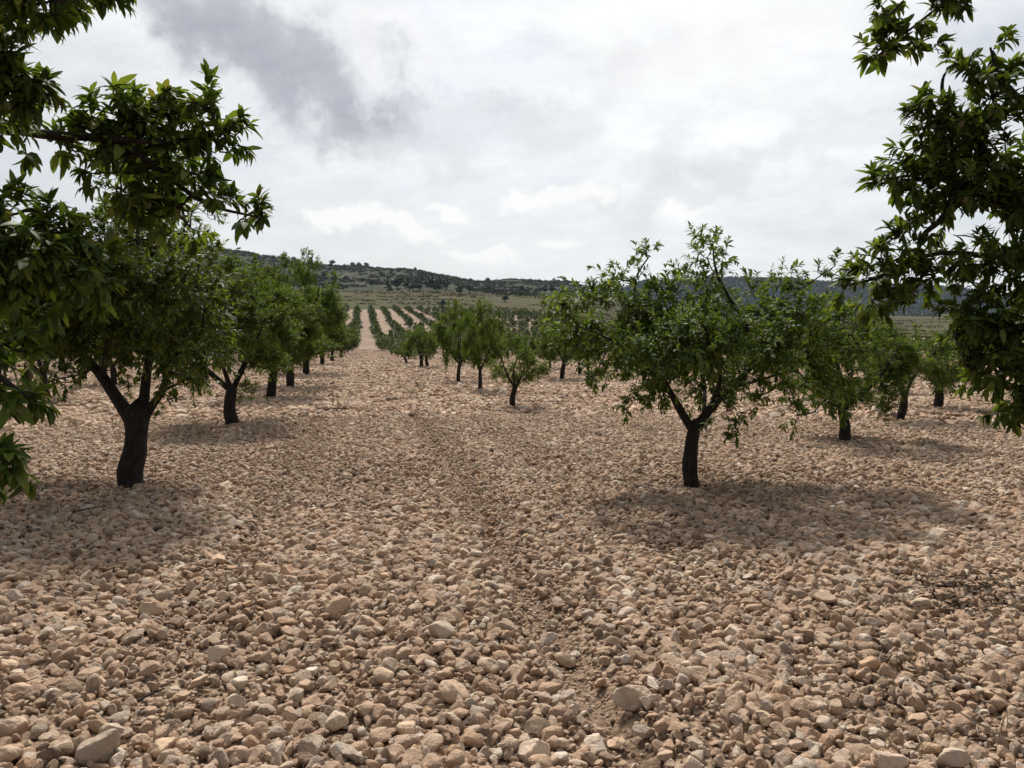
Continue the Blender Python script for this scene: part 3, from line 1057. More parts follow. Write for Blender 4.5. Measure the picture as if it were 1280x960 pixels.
# --- overhanging tree at the left edge (its trunk stands out of view)
base = np.array([-3.06, 2.67, 0.0])
base[2] = float(height(base[0], base[1])[0]) - .03
top = base + np.array([.05, .05, .85])
trunkF = [([base, base + np.array([.03, 0, .45]), top], .15, .14)]
P_ = np.array
limbsF = [
    ([top - P_([0, 0, .1]), top + P_([.25, .2, .5]), at(-120, 190, 3.2), at(-20, 160, 3.3), at(60, 168, 3.4), at(120, 172, 3.5), at(190, 178, 3.6), at(240, 174, 3.7), at(270, 168, 3.7)], .042, .006),
    ([top - P_([0, 0, .1]), top + P_([.3, .3, .35]), at(-120, 330, 3.0), at(0, 330, 3.1), at(80, 325, 3.1), at(125, 320, 3.1)], .035, .006),
    ([top - P_([0, 0, .1]), top + P_([.3, 0, .7]), at(-200, 80, 2.8), at(-60, 60, 2.8), at(20, 20, 2.8)], .035, .006),
    ([at(150, 175, 3.55), at(205, 215, 3.7), at(260, 255, 3.7), at(325, 272, 3.7)], .02, .005),
    ([at(-200, 80, 2.8), at(-80, 120, 2.9), at(0, 135, 2.9), at(45, 128, 2.9)], .03, .006),
    ([at(-120, 330, 3.0), at(-60, 420, 2.8), at(0, 470, 2.8), at(38, 497, 2.8)], .03, .005),
    ([at(-60, 420, 2.8), at(-60, 520, 2.7), at(4, 570, 2.6)], .014, .004),
    ([top, top + P_([-.4, .3, .7]), top + P_([-.8, .6, 1.5])], .07, .01),
    ([top, top + P_([-.2, -.5, .7]), top + P_([-.3, -1.0, 1.4])], .07, .01),
    ([top, top + P_([-.5, -.3, .8]), top + P_([-1.2, -.4, 1.4])], .07, .01),
]
bl = px_blobs([(0, 10, .16, 2.7), (35, 5, .10, 2.7), (62, 2, .07, 2.7), (-40, 30, .2, 2.8), (15, 95, .14, 2.9), (0, 125, .13, 2.9), (45, 110, .10, 2.9), (30, 130, .09, 2.9), (62, 118, .05, 2.9), (-40, 120, .22, 2.9),
               (5, 165, .07, 3.2), (30, 178, .06, 3.3), (62, 178, .08, 3.4), (90, 185, .09, 3.5), (100, 160, .10, 3.5), (130, 165, .15, 3.6), (150, 145, .14, 3.6), (185, 150, .15, 3.7), (205, 140, .09, 3.7),
               (240, 150, .14, 3.7), (268, 142, .10, 3.7), (285, 165, .10, 3.7), (275, 190, .10, 3.7), (170, 190, .2, 3.7), (210, 185, .18, 3.7), (150, 215, .16, 3.6), (190, 225, .18, 3.8),
               (235, 215, .14, 3.7), (255, 235, .10, 3.7), (230, 255, .10, 3.7), (285, 255, .07, 3.7), (310, 268, .08, 3.7), (328, 268, .05, 3.7), (205, 272, .12, 3.8), (170, 262, .10, 3.8), (238, 285, .07, 3.8), (145, 238, .10, 3.7), (150, 128, .08, 3.6), (205, 124, .07, 3.7), (250, 130, .08, 3.7), (115, 145, .07, 3.5), (180, 275, .10, 3.8), (185, 252, .10, 3.8),
               (-10, 268, .12, 3.1), (38, 262, .08, 3.1), (72, 270, .07, 3.1), (10, 295, .14, 3.0), (55, 300, .15, 3.0), (85, 300, .10, 3.1), (110, 318, .12, 3.1), (128, 335, .09, 3.1),
               (40, 335, .16, 3.0), (85, 345, .12, 3.1), (0, 340, .18, 3.0), (-40, 300, .25, 3.0), (-50, 370, .18, 3.0), (115, 350, .07, 3.1),
               (5, 430, .07, 2.9), (34, 440, .05, 2.9), (-30, 450, .13, 2.9), (12, 494, .06, 2.8), (38, 497, .045, 2.8), (-25, 500, .10, 2.8), (-30, 575, .10, 2.6), (2, 566, .05, 2.6), (14, 580, .035, 2.6),
               (112, -14, .05, 2.9), (128, -16, .04, 2.9), (80, -30, .14, 2.9), (20, -40, .25, 2.8), (-110, -20, .3, 2.8), (-170, 180, .3, 3.0), (-130, 60, .3, 2.9), (-150, 300, .35, 2.9), (-220, 200, .4, 2.9)], 3, 0)
for k in range(30):
    u = norm(g0.normal(size=3))
    c = top + P_([-.3, -.1, .9]) + u * P_([1.6, 1.6, .9]) * g0.uniform(.4, 1)
    if 640 + F * c[0] / max(c[1], .3) < -230 or c[1] < .5:
        bl.append((c, g0.uniform(.25, .42)))
fr = [at(*q) for q in ((24, 118, 2.75), (14, 452, 2.85), (6, 584, 2.55), (158, 154, 3.45), (271, 235, 3.6), (292, 277, 3.6), (315, 277, 3.6), (212, 259, 3.6), (97, 314, 3.0), (121, 322, 3.0), (24, 90, 2.75), (40, 100, 2.8))]
_, nlf = hero_tree("almond branches with large leaves and hulls overhanging from the left edge", base, trunkF, limbsF, bl, 13, .071, 17, 31, G_NEAR, fr, droop=.40, shoot_len=(.06, .17))

# --- overhanging tree at the right edge
base = np.array([3.25, 2.9, 0.0])
base[2] = float(height(base[0], base[1])[0]) - .03
top = base + np.array([-.05, .05, .85])
trunkG = [([base, base + np.array([-.03, 0, .45]), top], .14, .13)]
limbsG = [
    ([top - P_([0, 0, .1]), top + P_([-.2, .3, .4]), at(1340, 330, 3.7), at(1270, 265, 3.8), at(1200, 225, 3.8), at(1130, 226, 3.8), at(1098, 230, 3.8)], .04, .005),
    ([at(1340, 330, 3.7), at(1250, 322, 3.8), at(1190, 316, 3.8), at(1150, 322, 3.8), at(1105, 345, 3.8), at(1062, 356, 3.8)], .020, .005),
    ([top + P_([-.2, .3, .4]), at(1340, 230, 3.6), at(1290, 150, 3.7), at(1250, 100, 3.7), at(1238, 60, 3.7)], .034, .005),
    ([at(1340, 230, 3.6), at(1400, 60, 3.4), at(1290, -60, 3.5), at(1180, 5, 3.6), at(1110, 58, 3.6)], .018, .004),
    ([at(1270, 265, 3.8), at(1220, 170, 3.8), at(1185, 130, 3.8), at(1180, 98, 3.8), at(1195, 78, 3.8)], .02, .004),
    ([at(1200, 225, 3.8), at(1180, 270, 3.8), at(1150, 300, 3.8), at(1152, 345, 3.8)], .022, .006),
    ([top - P_([0, 0, .05]), at(1360, 430, 3.6), at(1300, 420, 3.7), at(1230, 425, 3.7), at(1205, 455, 3.7)], .04, .006),
    ([top, top + P_([.5, -.3, .8]), top + P_([1.2, -.4, 1.4])], .06, .01),
    ([top, top + P_([.2, .6, .7]), top + P_([.6, 1.1, 1.4])], .06, .01),
    ([top, top + P_([.0, -.7, .8]), top + P_([.2, -1.2, 1.3])], .06, .01),
]
bl = px_blobs([(1165, 4, .10, 3.6), (1195, 2, .09, 3.6), (1215, 8, .05, 3.6), (1135, 38, .12, 3.6), (1112, 58, .10, 3.6), (1145, 60, .07, 3.6), (1100, 70, .05, 3.6), (1105, 12, .05, 3.6), (1128, 2, .06, 3.6), (1225, -30, .10, 3.5),
               (1240, 62, .07, 3.7), (1245, 92, .11, 3.7), (1238, 120, .13, 3.7), (1256, 142, .10, 3.7), (1225, 95, .06, 3.7), (1196, 84, .05, 3.8), (1220, 150, .12, 3.8), (1178, 150, .10, 3.8),
               (1148, 130, .07, 3.8), (1160, 150, .12, 3.8), (1190, 165, .16, 3.8), (1235, 165, .18, 3.8), (1150, 182, .12, 3.8), (1175, 195, .16, 3.8), (1215, 200, .18, 3.8), (1262, 205, .16, 3.8), (1112, 224, .09, 3.8), (1135, 230, .12, 3.8),
               (1095, 232, .05, 3.8), (1165, 225, .15, 3.8), (1200, 235, .17, 3.8), (1245, 240, .18, 3.8), (1150, 256, .10, 3.8), (1185, 262, .11, 3.8), (1230, 262, .12, 3.8), (1268, 262, .14, 3.8), (1160, 285, .08, 3.8), (1138, 296, .09, 3.8), (1128, 312, .11, 3.8),
               (1105, 330, .13, 3.8), (1085, 346, .12, 3.8), (1060, 356, .07, 3.8), (1125, 345, .14, 3.8), (1150, 350, .11, 3.8), (1175, 340, .11, 3.8), (1118, 375, .07, 3.8), (1090, 375, .08, 3.8), (1145, 378, .07, 3.8), (1205, 330, .11, 3.8), (1225, 318, .08, 3.8),
               (1255, 315, .14, 3.8), (1245, 340, .12, 3.8), (1272, 335, .12, 3.8), (1215, 350, .07, 3.8), (1255, 385, .16, 3.7), (1225, 390, .12, 3.7), (1275, 410, .18, 3.7), (1240, 420, .15, 3.7), (1215, 435, .1, 3.7), (1205, 455, .08, 3.7), (1255, 450, .15, 3.7),
               (1230, 470, .08, 3.7), (1270, 475, .15, 3.7), (1265, 505, .08, 3.7), (1278, 512, .06, 3.7), (1195, 425, .06, 3.7), (1200, 400, .08, 3.7), (1330, 235, .24, 3.7), (1320, 320, .3, 3.7), (1330, 420, .3, 3.6), (1310, 490, .2, 3.6)], 3.7, 0)
for k in range(34):
    u = norm(g0.normal(size=3))
    c = top + P_([.4, -.1, .85]) + u * P_([1.6, 1.6, .9]) * g0.uniform(.4, 1)
    if 640 + F * c[0] / max(c[1], .3) > 1560 or c[1] < .4:
        bl.append((c, g0.uniform(.25, .42)))
fr = [at(*q) for q in ((1170, 143, 3.65), (1180, 142, 3.65), (1201, 219, 3.62), (1240, 235, 3.6), (1150, 352, 3.7), (1268, 210, 3.6), (1215, 232, 3.6))]
hero_tree("almond branches overhanging from the right edge against the bright sky", base, trunkG, limbsG, bl, 14, .063, 17, 40, G_NEAR, fr, droop=.22, shoot_len=(.06, .16))

# --- generic orchard trees
def tree_variant(seed, H, Rc, trunk_h, r_tr, n_leaf_shoot, dens, leafL, hi, lean=0.0, low=.30, fork_n=4, mat="leaf", twigs=True):
    g = np.random.default_rng(seed)
    w = Wood()
    o = np.zeros(3)
    ln = g.uniform(0, 6.28)
    tp = np.array([lean * math.cos(ln), lean * math.sin(ln), trunk_h])
    tr = spline([o - np.array([0, 0, .08]), tp * .5 + np.append(g.normal(0, .03, 2), 0), tp], 4)
    t = np.linspace(0, 1, len(tr))
    w.add(tr, r_tr * (1.22 - .25 * t), 10 if hi else 6, seed, .22)
    skel, blobs = [], []
    a0 = g.uniform(0, 6.28)
    for k in range(fork_n):
        a = a0 + k * 2 * math.pi / fork_n + g.normal(0, .25)
        tilt = g.uniform(.45, .95)
        rr = Rc * g.uniform(.5, .75)
        e = tp + np.array([math.cos(a) * rr, math.sin(a) * rr, (H - trunk_h) * g.uniform(.5, .85)])
        m = tp + (e - tp) * .45 + np.array([math.cos(a), math.sin(a), -.1]) * rr * .12 + np.append(g.normal(0, .08, 2), 0)
        sp = spline([tp - np.array([0, 0, .06]), m, e], 5)
        w.add(sp, np.linspace(r_tr * .62, r_tr * .12, len(sp)), 7 if hi else 4, seed + k, .15)
        skel.append(sp[3:])
    cz = trunk_h * .8 + (H - trunk_h * .8) * .5
    hz = (H - trunk_h * .8) * .5
    nb = int(46 * max(.6, (Rc / 1.7)) ** 1.6)
    for k in range(nb):
        u = norm(g.normal(size=3))
        q = g.uniform(.3, .92) ** .6
        c = np.array([tp[0], tp[1], cz]) + u * np.array([Rc, Rc, hz]) * q * g.uniform(.78, 1.06)
        if c[2] < trunk_h * .62 + .15:
            c[2] = trunk_h * .62 + g.uniform(.15, .6)
        blobs.append((c, Rc * g.uniform(.13, .23)))
    for k in range(int(4 + Rc * 2)):     # upright sprigs above the crown
        a = g.uniform(0, 6.28)
        q = g.uniform(0, .75)
        top_ = np.array([tp[0] + Rc * q * math.cos(a), tp[1] + Rc * q * math.sin(a), cz + hz * math.sqrt(1 - q * q) + g.uniform(.02, .22) * H / 3])
        blobs.append((top_, Rc * g.uniform(.06, .11)))
        blobs.append((top_ - np.array([0, 0, .22]), Rc * g.uniform(.08, .13)))
    B, A, N, L = grow(g, blobs, skel, w, leafL, n_leaf_shoot, dens, twigs, .0, (.10, .24), .8)
    trunk = w.mesh("almond_trunk", o, M["bark"])
    crown = leaves_mesh("almond_crown", B, A, N, L, L * g.uniform(.26, .36, len(L)), g.uniform(.05, .3, len(L)), g, M[mat], o, hi)
    return trunk, crown, len(L)


BIG = [tree_variant(400 + k, 3.6, 1.95, .85, .12, 15, 27, .080, False, .1, .45) for k in range(4)]     # d 12-60
SMALL = [tree_variant(430 + k, 1.9, 1.15, .62, .085, 13, 42, .074, False, .14, .4, 3) for k in range(3)]
MIDT = [tree_variant(460 + k, 2.9, 1.6, .75, .10, 14, 28, .082, False, .12, .5) for k in range(3)]


def plant(variant, px, py, H_scale, W_scale, label, group=G_NEAR, rz=None, name="almond_tree", d=None):
    d = gd(py) if d is None else d
    p = at(px, py, d)
    return plant_xy(variant, p[0], p[1], H_scale, W_scale, label, group, rz, name)


def plant_xy(variant, x, y, hs, ws, label, group, rz=None, name="almond_tree"):
    z = float(height(x, y)[0])
    o = empty(name, (x, y, z), rng.uniform(0, 6.28) if rz is None else rz)
    o.scale = (ws, ws, hs)
    tag(o, label, "tree", group)
    child("trunk", variant[0], o)
    child("crown", variant[1], o)
    taken.append((x, y))
    return o


taken = [(3.25, 2.9), (-3.06, 2.67)]
for q in ((866, 612), (165, 610)):
    p = at(q[0], q[1], gd(q[1]))
    taken.append((p[0], p[1]))
GLR = "almond trees in the left row"
plant(BIG[0], 293, 532, .80, .86, "almond tree with a knobbly slim trunk right behind the thick left tree", GLR, 1.0)
plant(BIG[1], 339, 500, .90, .98, "almond tree with a short stout trunk, third in the left row", GLR, 2.2)
plant(BIG[2], 364, 485, 1.20, 1.04, "tallest almond tree of the left row, a sprig rising over the hill", GLR, .3)
plant(BIG[3], 383, 470, 1.02, 1.1, "almond tree in the left row just beyond the tallest one", GLR, 4.0)
plant(BIG[0], 403, 457.5, 1.02, 1.05, "almond tree sixth in the left row, thin dark trunk by the aisle", GLR, 2.9)
plant(BIG[1], 415, 452.5, .98, 1.0, "almond tree seventh in the left row beside the aisle", GLR, .9)
plant(BIG[2], 427, 448, .78, .95, "almond tree eighth in the left row beside the aisle", GLR, 5.0)
GRR = "almond trees in the right row"
plant(SMALL[0], 641, 511, .86, .72, "small bushy almond tree with a slanting trunk in the centre", GRR, .6)
plant(MIDT[0], 600, 491, .92, .56, "slim almond tree with a straight trunk behind the small bushy one", GRR, 1.5)
plant(MIDT[1], 573, 478.5, 1.02, .70, "almond tree whose trunk splits into a V, centre of the view", GRR, .2)
plant(SMALL[1], 536, 461, 1.15, .95, "slender leaning almond tree paired with a neighbour by the aisle", GRR, 3.0)
plant(SMALL[2], 527, 462, 1.2, 1.1, "low almond tree leaning beside the slender one by the aisle", GRR, 4.0)
plant(SMALL[0], 508, 456, .8, .9, "low bushy almond tree with suckers near the paired ones", GRR, 5.0)
GRT = "almond trees on the right side"
plant(MIDT[2], 702, 475.5, .96, .88, "almond tree with a Y shaped trunk left of the forked tree", GRT, .7)
plant(MIDT[0], 725, 470, .86, .8, "almond tree with a thin trunk just left of the hanging twig", GRT, 2.0)
plant(MIDT[1], 1055, 552, .70, .78, "drooping almond tree close behind the forked one on its right", GRT, 2.6)
plant(SMALL[2], 1122, 527, .92, .85, "almond tree on a post like broken trunk on the right", GRT, 1.2)
plant(SMALL[1], 1170, 513, .90, 1.1, "low spreading almond tree with a short slanting trunk far right", GRT, .4)

# rest of the orchard on its planting grid: rows 6 m apart, trees about 6 m apart along them
FARV = [tree_variant(500 + k, 2.35, 1.35, .55, .09, 8, 4.5, .24, False, .1, .2, 3, "leaf_far", False) for k in range(4)]
def joined(v, nm):
    t, c, _ = v
    me = bpy.data.meshes.new(nm)
    import bmesh
    bm = bmesh.new()
    bm.from_mesh(t)
    bm.from_mesh(c)
    nt_ = len(t.polygons)
    bm.faces.ensure_lookup_table()
    for f in bm.faces[nt_:]:
        f.material_index = 1
    bm.to_mesh(me)
    bm.free()
    for p in me.polygons:
        p.use_smooth = True
    me.materials.append(M["bark"])
    me.materials.append(M["leaf_far"])
    return me


TINYV = [tree_variant(540 + k, 2.35, 1.35, .5, .09, 6, 1.0, .46, False, .1, .1, 3, "leaf_far", False) for k in range(4)]
FAR1 = [joined(v, "almond_tree_far") for v in FARV]
FAR2 = [joined(v, "almond_tree_tiny") for v in TINYV]

cand = []
for row in range(-6, 34):
    v = -2.5 + 6 * row
    for k in range(-1, 76):
        u = 3.2 + 6.0 * k + (row % 3) * 1.1 + rng.normal(0, .35)
        vv = v + rng.normal(0, .32)
        x, y = u * -.188 + vv * .982, u * .982 + vv * .188
        if y < 6 or y > orchard_end(x, y) - 3:
            continue
        px = 640 + F * x / y
        if not (-160 < px < 1440):
            continue
        if row in (0, 1) and y < (80 if row == 0 else 64):
            continue
        if row == 2 and y < 21 and px > 660 and px < 1250:
            continue
        if any((x - a) ** 2 + (y - b) ** 2 < 3.6 ** 2 for a, b in taken):
            continue
        if 660 < px < 1280 and y < 15:
            continue
        if rng.random() < .07 + .25 * (y > orchard_end(x, y) - 25):
            continue
        cand.append((y, x, px, row))
cand.sort()


def size_for(px, y):
    if px < 455:
        hs = .84 * rng.uniform(.85, 1.2)
    elif px > 860:
        hs = .44 * rng.uniform(.85, 1.15)
    else:
        hs = .64 * rng.uniform(.82, 1.15)
    if y > 70:
        hs = min(hs, .80) * rng.choice([.72, .9, 1.0, 1.1, 1.22])
    return hs


ROWW = ["first", "second", "third", "fourth", "fifth", "sixth", "seventh", "eighth", "ninth", "tenth", "eleventh", "twelfth"]


def row_label(row, y, px):
    far = "far up the slope" if y > 170 else ("at the foot of the slope" if y > 100 else ("in the middle distance" if y > 45 else "at mid range"))
    side, k = ("left", -row) if row <= 0 else ("right", row - 1)
    r = "%s row %s of the aisle" % (ROWW[k], side) if k < 12 else "outermost rows on the %s" % side
    return "almond tree %s in the %s" % (far, r)


IND = 300 - 22
rest = []
seen_lab = {}
for n_, (y, x, px, row) in enumerate(cand):
    hs = size_for(px, y)
    if n_ < IND:
        lab = row_label(row, y, px)
        grp = "almond trees of the orchard, row %d" % (row + 7)
        grp = "almond trees standing in rows across the orchard"
        if y < 60:
            var = BIG[n_ % 4]
            o = plant_xy(var, x, y, hs, hs * rng.uniform(.92, 1.05), lab, grp)
        else:
            z = float(height(x, y)[0])
            o = link(bpy.data.objects.new("almond_tree", FAR1[n_ % 4]))
            o.location = (x, y, z)
            o.rotation_euler = (0, 0, rng.uniform(0, 6.28))
            s = hs * 1.42
            o.scale = (s, s, s)
            tag(o, lab, "tree", grp)
    else:
        rest.append((x, y, hs * 1.36 * (1.0 if y < 250 else .95)))
rest = np.array(rest)
zz_ = [float(np.min([v.co[2] for v in bpy.data.objects[k].data.vertices])) for k in ("ground", "hills")] + [max(v.co[2] for v in bpy.data.objects["hills"].data.vertices)]
print("land z", zz_)
print("orchard", len(cand), "rest", len(rest), "fg leaves", nlf)
nR = len(rest)
instancer("distant_orchard_trees", np.stack([rest[:, 0], rest[:, 1], height(rest[:, 0], rest[:, 1])], -1),
          np.stack([np.zeros(nR), np.zeros(nR), rng.uniform(0, 6.28, nR)], -1), np.repeat(rest[:, 2:3], 3, 1) * rng.uniform(.9, 1.1, (nR, 3)),
          rng.integers(0, 4, nR), FAR2)

# ------------------------------------------------------------------ hills: pines, scrub, forest
def clump_mesh(name, seed, n, ext, L, mat, zc, trunk=None):
    g = np.random.default_rng(seed)
    u = norm(g.normal(size=(n, 3)))
    lob = norm(g.normal(size=(7, 3))) * .45
    B = u * (g.random(n) ** .4)[:, None] * .6 + lob[g.integers(0, 7, n)]
    B[:, 2] = np.abs(B[:, 2]) if zc == 0 else B[:, 2]
    A = norm(B + g.normal(0, .6, (n, 3)))
    B = B * np.array(ext) + np.array([0, 0, zc])
    return leaves_mesh(name, B, A, norm(g.normal(size=(n, 3)) + [0, 0, 1]), np.full(n, L) * g.uniform(.7, 1.3, n), np.full(n, L) * .6, g.uniform(0, .2, n), g, mat, np.zeros(3), False)


PINE_CROWN = [clump_mesh("pine_crown", 600 + k, 420, (2.6, 2.6, 2.2), 1.0, M["pine"], 4.2) for k in range(3)]
wd = Wood()
wd.add(spline([(0, 0, -.3), (.1, .05, 2), (0, .1, 4.5)], 4), np.linspace(.28, .12, 9), 7, 1, .1)
PINE_TRUNK = wd.mesh("pine_trunk", np.zeros(3), M["bark"])


def hill_tree(px, Y, d, s, label, group, wide=1.0, k=0):
    p = at(px, Y, d)
    z = float(height(p[0], d)[0])
    o = empty("pine_tree", (p[0], d, z), rng.uniform(0, 6))
    o.scale = (s * wide, s * wide, s)
    tag(o, label, "tree", group)
    child("trunk", PINE_TRUNK, o)
    child("crown", PINE_CROWN[k % 3], o)


def dist_for(px, Y, lo, hi):
    """Where the sight line through (px, Y) meets the hillside between lo and hi metres."""
    d = np.linspace(lo, hi, 400)
    p = at(px, Y, 1.0)
    hit = np.where(height(p[0] * d, d) >= CAMH + (p[2] - CAMH) * d)[0]
    return float(d[hit[0]]) if len(hit) else None


GP_ = "dark pines scattered over the hill"
for j, (px, s, lab) in enumerate(((441, 1.15, "leftmost of three small pines on the skyline of the hill"), (449, 1.1, "middle one of three small pines on the skyline"),
                                  (458, 1.25, "rightmost and broadest of three small pines on the skyline"), (505, .85, "single low pine on the falling skyline of the hill"))):
    hill_tree(px, 340, 1140, s, lab, GP_, 1.25, j)
d_ = dist_for(552, 384, 300, 700) or 470
hill_tree(552, 384, d_, .62, "dark bushy tree at the lower edge of the dry meadow", GP_, 1.5, 0)
d_ = dist_for(631, 378, 300, 900) or 560
hill_tree(631, 379, d_, .72, "dark round tree standing on the dry meadow below the hill", GP_, 1.4, 1)
for px, Y, s, w_, lab in ((497, 362, 1.5, 1.3, "dark pine on the hillside above the far orchard rows"), (538, 360, 1.5, 1.6, "dark pine clump halfway along the hillside"), (551, 361, 1.3, 1.6, "second dark pine right of the hillside clump"),
                          (690, 367, 1.3, 1.3, "dark pine at the foot of the distant ridge"), (610, 365, 1.1, 1.5, "pine on the hillside above the round meadow tree"), (587, 366, 1.1, 1.6, "pine low on the hillside left of the round meadow tree"), (575, 368, .9, 1.6, "small pine at the meadow's upper edge")):
    d_ = dist_for(px, Y, 500, 1600)
    if d_:
        hill_tree(px, Y, d_, s, lab, GP_, w_, int(px))
gp = np.random.default_rng(21)
cnt = 0
for k in range(400):
    px = gp.uniform(240, 745)
    Y = gp.uniform(316, 374)
    d_ = dist_for(px, Y, 560, 1500)
    if not d_ or d_ < 590:
        continue
    p = at(px, Y, d_)
    if fbm(p[0] * .012, d_ * .012, 3)  < (.05 if px > 420 else -.25):
        continue
    hill_tree(px, Y, d_, gp.uniform(.6, 1.1), "small dark pine scattered on the %s of the scrubby hill" % ("left, wooded part" if px < 420 else "open right slope"), GP_, gp.uniform(1.2, 1.7), k)
    cnt += 1
    if cnt > 120:
        break
SC = [clump_mesh("scrub_bush", 700 + k, 46, (1.3, 1.3, .9), 1.0, M["scrub"], 0) for k in range(4)]
x = gp.uniform(-1400, 420, 60000)
y = gp.uniform(590, 1500, 60000)
px = 640 + F * x / y
f_ = fbm(x * .02 + 9, y * .02, 3)
ok = (px > -150) & (px < 780) & (f_ + np.clip((y - np.interp(px, [0, 560, 745], [590, 640, 700])) / 160, 0, 1) * .45 > .38)
x, y = x[ok][:11000], y[ok][:11000]
nS = len(x)
instancer("hill_scrub", np.stack([x, y, height(x, y) - .1], -1), np.stack([np.zeros(nS), np.zeros(nS), gp.uniform(0, 6.28, nS)], -1),
          gp.uniform(.7, 2.2, (nS, 1)) * np.ones((1, 3)), gp.integers(0, 4, nS), SC)
M["bent"] = leaf_material("meadow_grass", [(0, (.060, .062, .028)), (.6, (.105, .092, .048)), (1, (.15, .12, .07))], .1, .1, .8)
MG = [clump_mesh("meadow_clump", 720 + k, 26, (.9, .9, .45), .6, M["bent"], 0) for k in range(4)]
x = gp.uniform(-420, 520, 60000)
y = gp.uniform(330, 760, 60000)
px = 640 + F * x / y
ok = (px > 200) & (px < 1290) & (y > orchard_end(x, y) + 8) & (fbm(x * .03, y * .06, 3) > .02) & ((y < np.interp(px, [0, 560, 745, 800], [590, 640, 700, 760])))
x, y = x[ok][:9000], y[ok][:9000]
nS = len(x)
instancer("meadow_grass", np.stack([x, y, height(x, y) - .05], -1), np.stack([np.zeros(nS), np.zeros(nS), gp.uniform(0, 6.28, nS)], -1),
          gp.uniform(.4, 1.3, (nS, 1)) * np.ones((1, 3)), gp.integers(0, 4, nS), MG)
FT = [clump_mesh("forest_tree", 740 + k, 60, (4.0, 4.0, 3.6), 3.2, M["pine"], 3.0) for k in range(4)]
x = gp.uniform(100, 3000, 60000)
y = gp.uniform(1950, 2900, 60000)
px = 640 + F * x / y
ok = (px > 740) & (px < 1500) & (y > 2040 + 60 * fbm(x * .01, y * .01, 2))
x, y = x[ok][:15000], y[ok][:15000]
nS = len(x)
instancer("mountain_forest", np.stack([x, y, height(x, y) - .5], -1), np.stack([np.zeros(nS), np.zeros(nS), gp.uniform(0, 6.28, nS)], -1),
          gp.uniform(.8, 1.7, (nS, 1)) * np.ones((1, 3)), gp.integers(0, 4, nS), FT)

# ------------------------------------------------------------------ straw and twigs
def straw(px, py, n, h, label, seed):
    g = np.random.default_rng(seed)
    p = at(px, py, gd(py))
    p[2] = float(height(p[0], p[1])[0]) + .03
    B = np.tile(p, (n, 1)) + np.stack([g.normal(0, .05, n), g.normal(0, .05, n), np.zeros(n)], -1)
    A = norm(np.stack([g.normal(0, .7, n), g.normal(0, .7, n), np.abs(g.normal(.6, .3, n))], -1))
    L = h * g.uniform(.5, 1.2, n)
    me = leaves_mesh("dry_grass_tuft", B, A, norm(g.normal(size=(n, 3)) + [0, 0, .5]), L, np.full(n, .0020), g.uniform(0, .2, n), g, M["straw"], p, True)
    o = link(bpy.data.objects.new("dry_grass_tuft", me))
    o.location = tuple(p)
    tag(o, label, "grass tuft", "tufts of dry straw")


straw(1243, 925, 10, .16, "thin dry straw tuft between stones by the bottom right corner", 1)
straw(1125, 838, 10, .13, "few dry stalks right of the orange brown brick shaped rock", 2)
straw(1150, 945, 9, .12, "short dry stalks beside the wide pinkish slab", 3)
straw(1275, 770, 14, .16, "dry straw at the right edge under the overhanging branches", 4)
straw(258, 543, 40, .22, "pale straw tuft in the shade behind the thick left tree", 5)
straw(940, 690, 10, .12, "few dry stalks in the shadow of the forked tree", 6)


def twig(px, py, ln, ang, label, seed):
    g = np.random.default_rng(seed)
    p = at(px, py, gd(py))
    p[2] = float(height(p[0], p[1])[0]) + .06
    dv = np.array([math.cos(ang), math.sin(ang), .12])
    q = np.array([-math.sin(ang), math.cos(ang), .1])
    w = Wood()
    w.add(spline([p - dv * ln * .5, p + q * .01 + g.normal(0, .008, 3), p + dv * ln * .5], 4), np.linspace(.0075, .003, 9), 6, seed, .15)
    w.add(spline([p, p + dv * ln * .2 + q * ln * .16], 3), np.linspace(.004, .002, 4), 5, seed)
    o = link(bpy.data.objects.new("fallen_twig", w.mesh("fallen_twig", p, M["bark"])))
    o.location = tuple(p)
    tag(o, label, "twig", "fallen twigs on the stones")


twig(110, 645, .28, .5, "short dark twig on the stones left of the thick trunk", 1)
twig(335, 564, .45, .1, "thin dark twig on open gravel right of the thick left tree", 2)
twig(1200, 745, .3, -.4, "dark twig among leaf litter near the right edge", 3)
twig(1225, 752, .22, .6, "crooked dark twig in the litter by the right edge", 4)
twig(190, 880, .12, .9, "tiny dark twig between rocks on the lower left", 5)
# dark leaf litter collected between the stones under the right-hand tree
gl = np.random.default_rng(5)
nL_ = 900
lx, ly = [], []
for px, py, sp, k in ((1205, 748, .32, 420), (1240, 760, .3, 200), (1130, 850, .35, 140), (1230, 800, .35, 140)):
    p = at(px, py, gd(py))
    lx.append(p[0] + gl.normal(0, sp, k))
    ly.append(p[1] + gl.normal(0, sp * .8, k))
for tx, ty in taken:
    if 5 < ty < 30:
        q_ = int(260 if ty < 16 else 120)
        aa, dd_ = gl.uniform(0, 6.28, q_), np.abs(gl.normal(0, .8, q_)) + .1
        lx.append(tx + dd_ * np.cos(aa))
        ly.append(ty + dd_ * np.sin(aa))
lx, ly = np.concatenate(lx), np.concatenate(ly)
B = np.stack([lx, ly, height(lx, ly) + gl.uniform(.035, .085, len(lx))], -1)
A = norm(np.stack([gl.normal(size=len(lx)), gl.normal(size=len(lx)), gl.normal(0, .25, len(lx))], -1))
M["litter"] = leaf_material("dead_leaves", [(0, (.035, .024, .016)), (.7, (.075, .050, .032)), (1, (.15, .10, .06))], .1, .2, .7)
me = leaves_mesh("leaf_litter", B, A, norm(gl.normal(size=(len(lx), 3)) * .5 + [0, 0, 1]), gl.uniform(.03, .06, len(lx)), gl.uniform(.01, .018, len(lx)), gl.uniform(-.3, .3, len(lx)), gl, M["litter"], np.zeros(3), True)
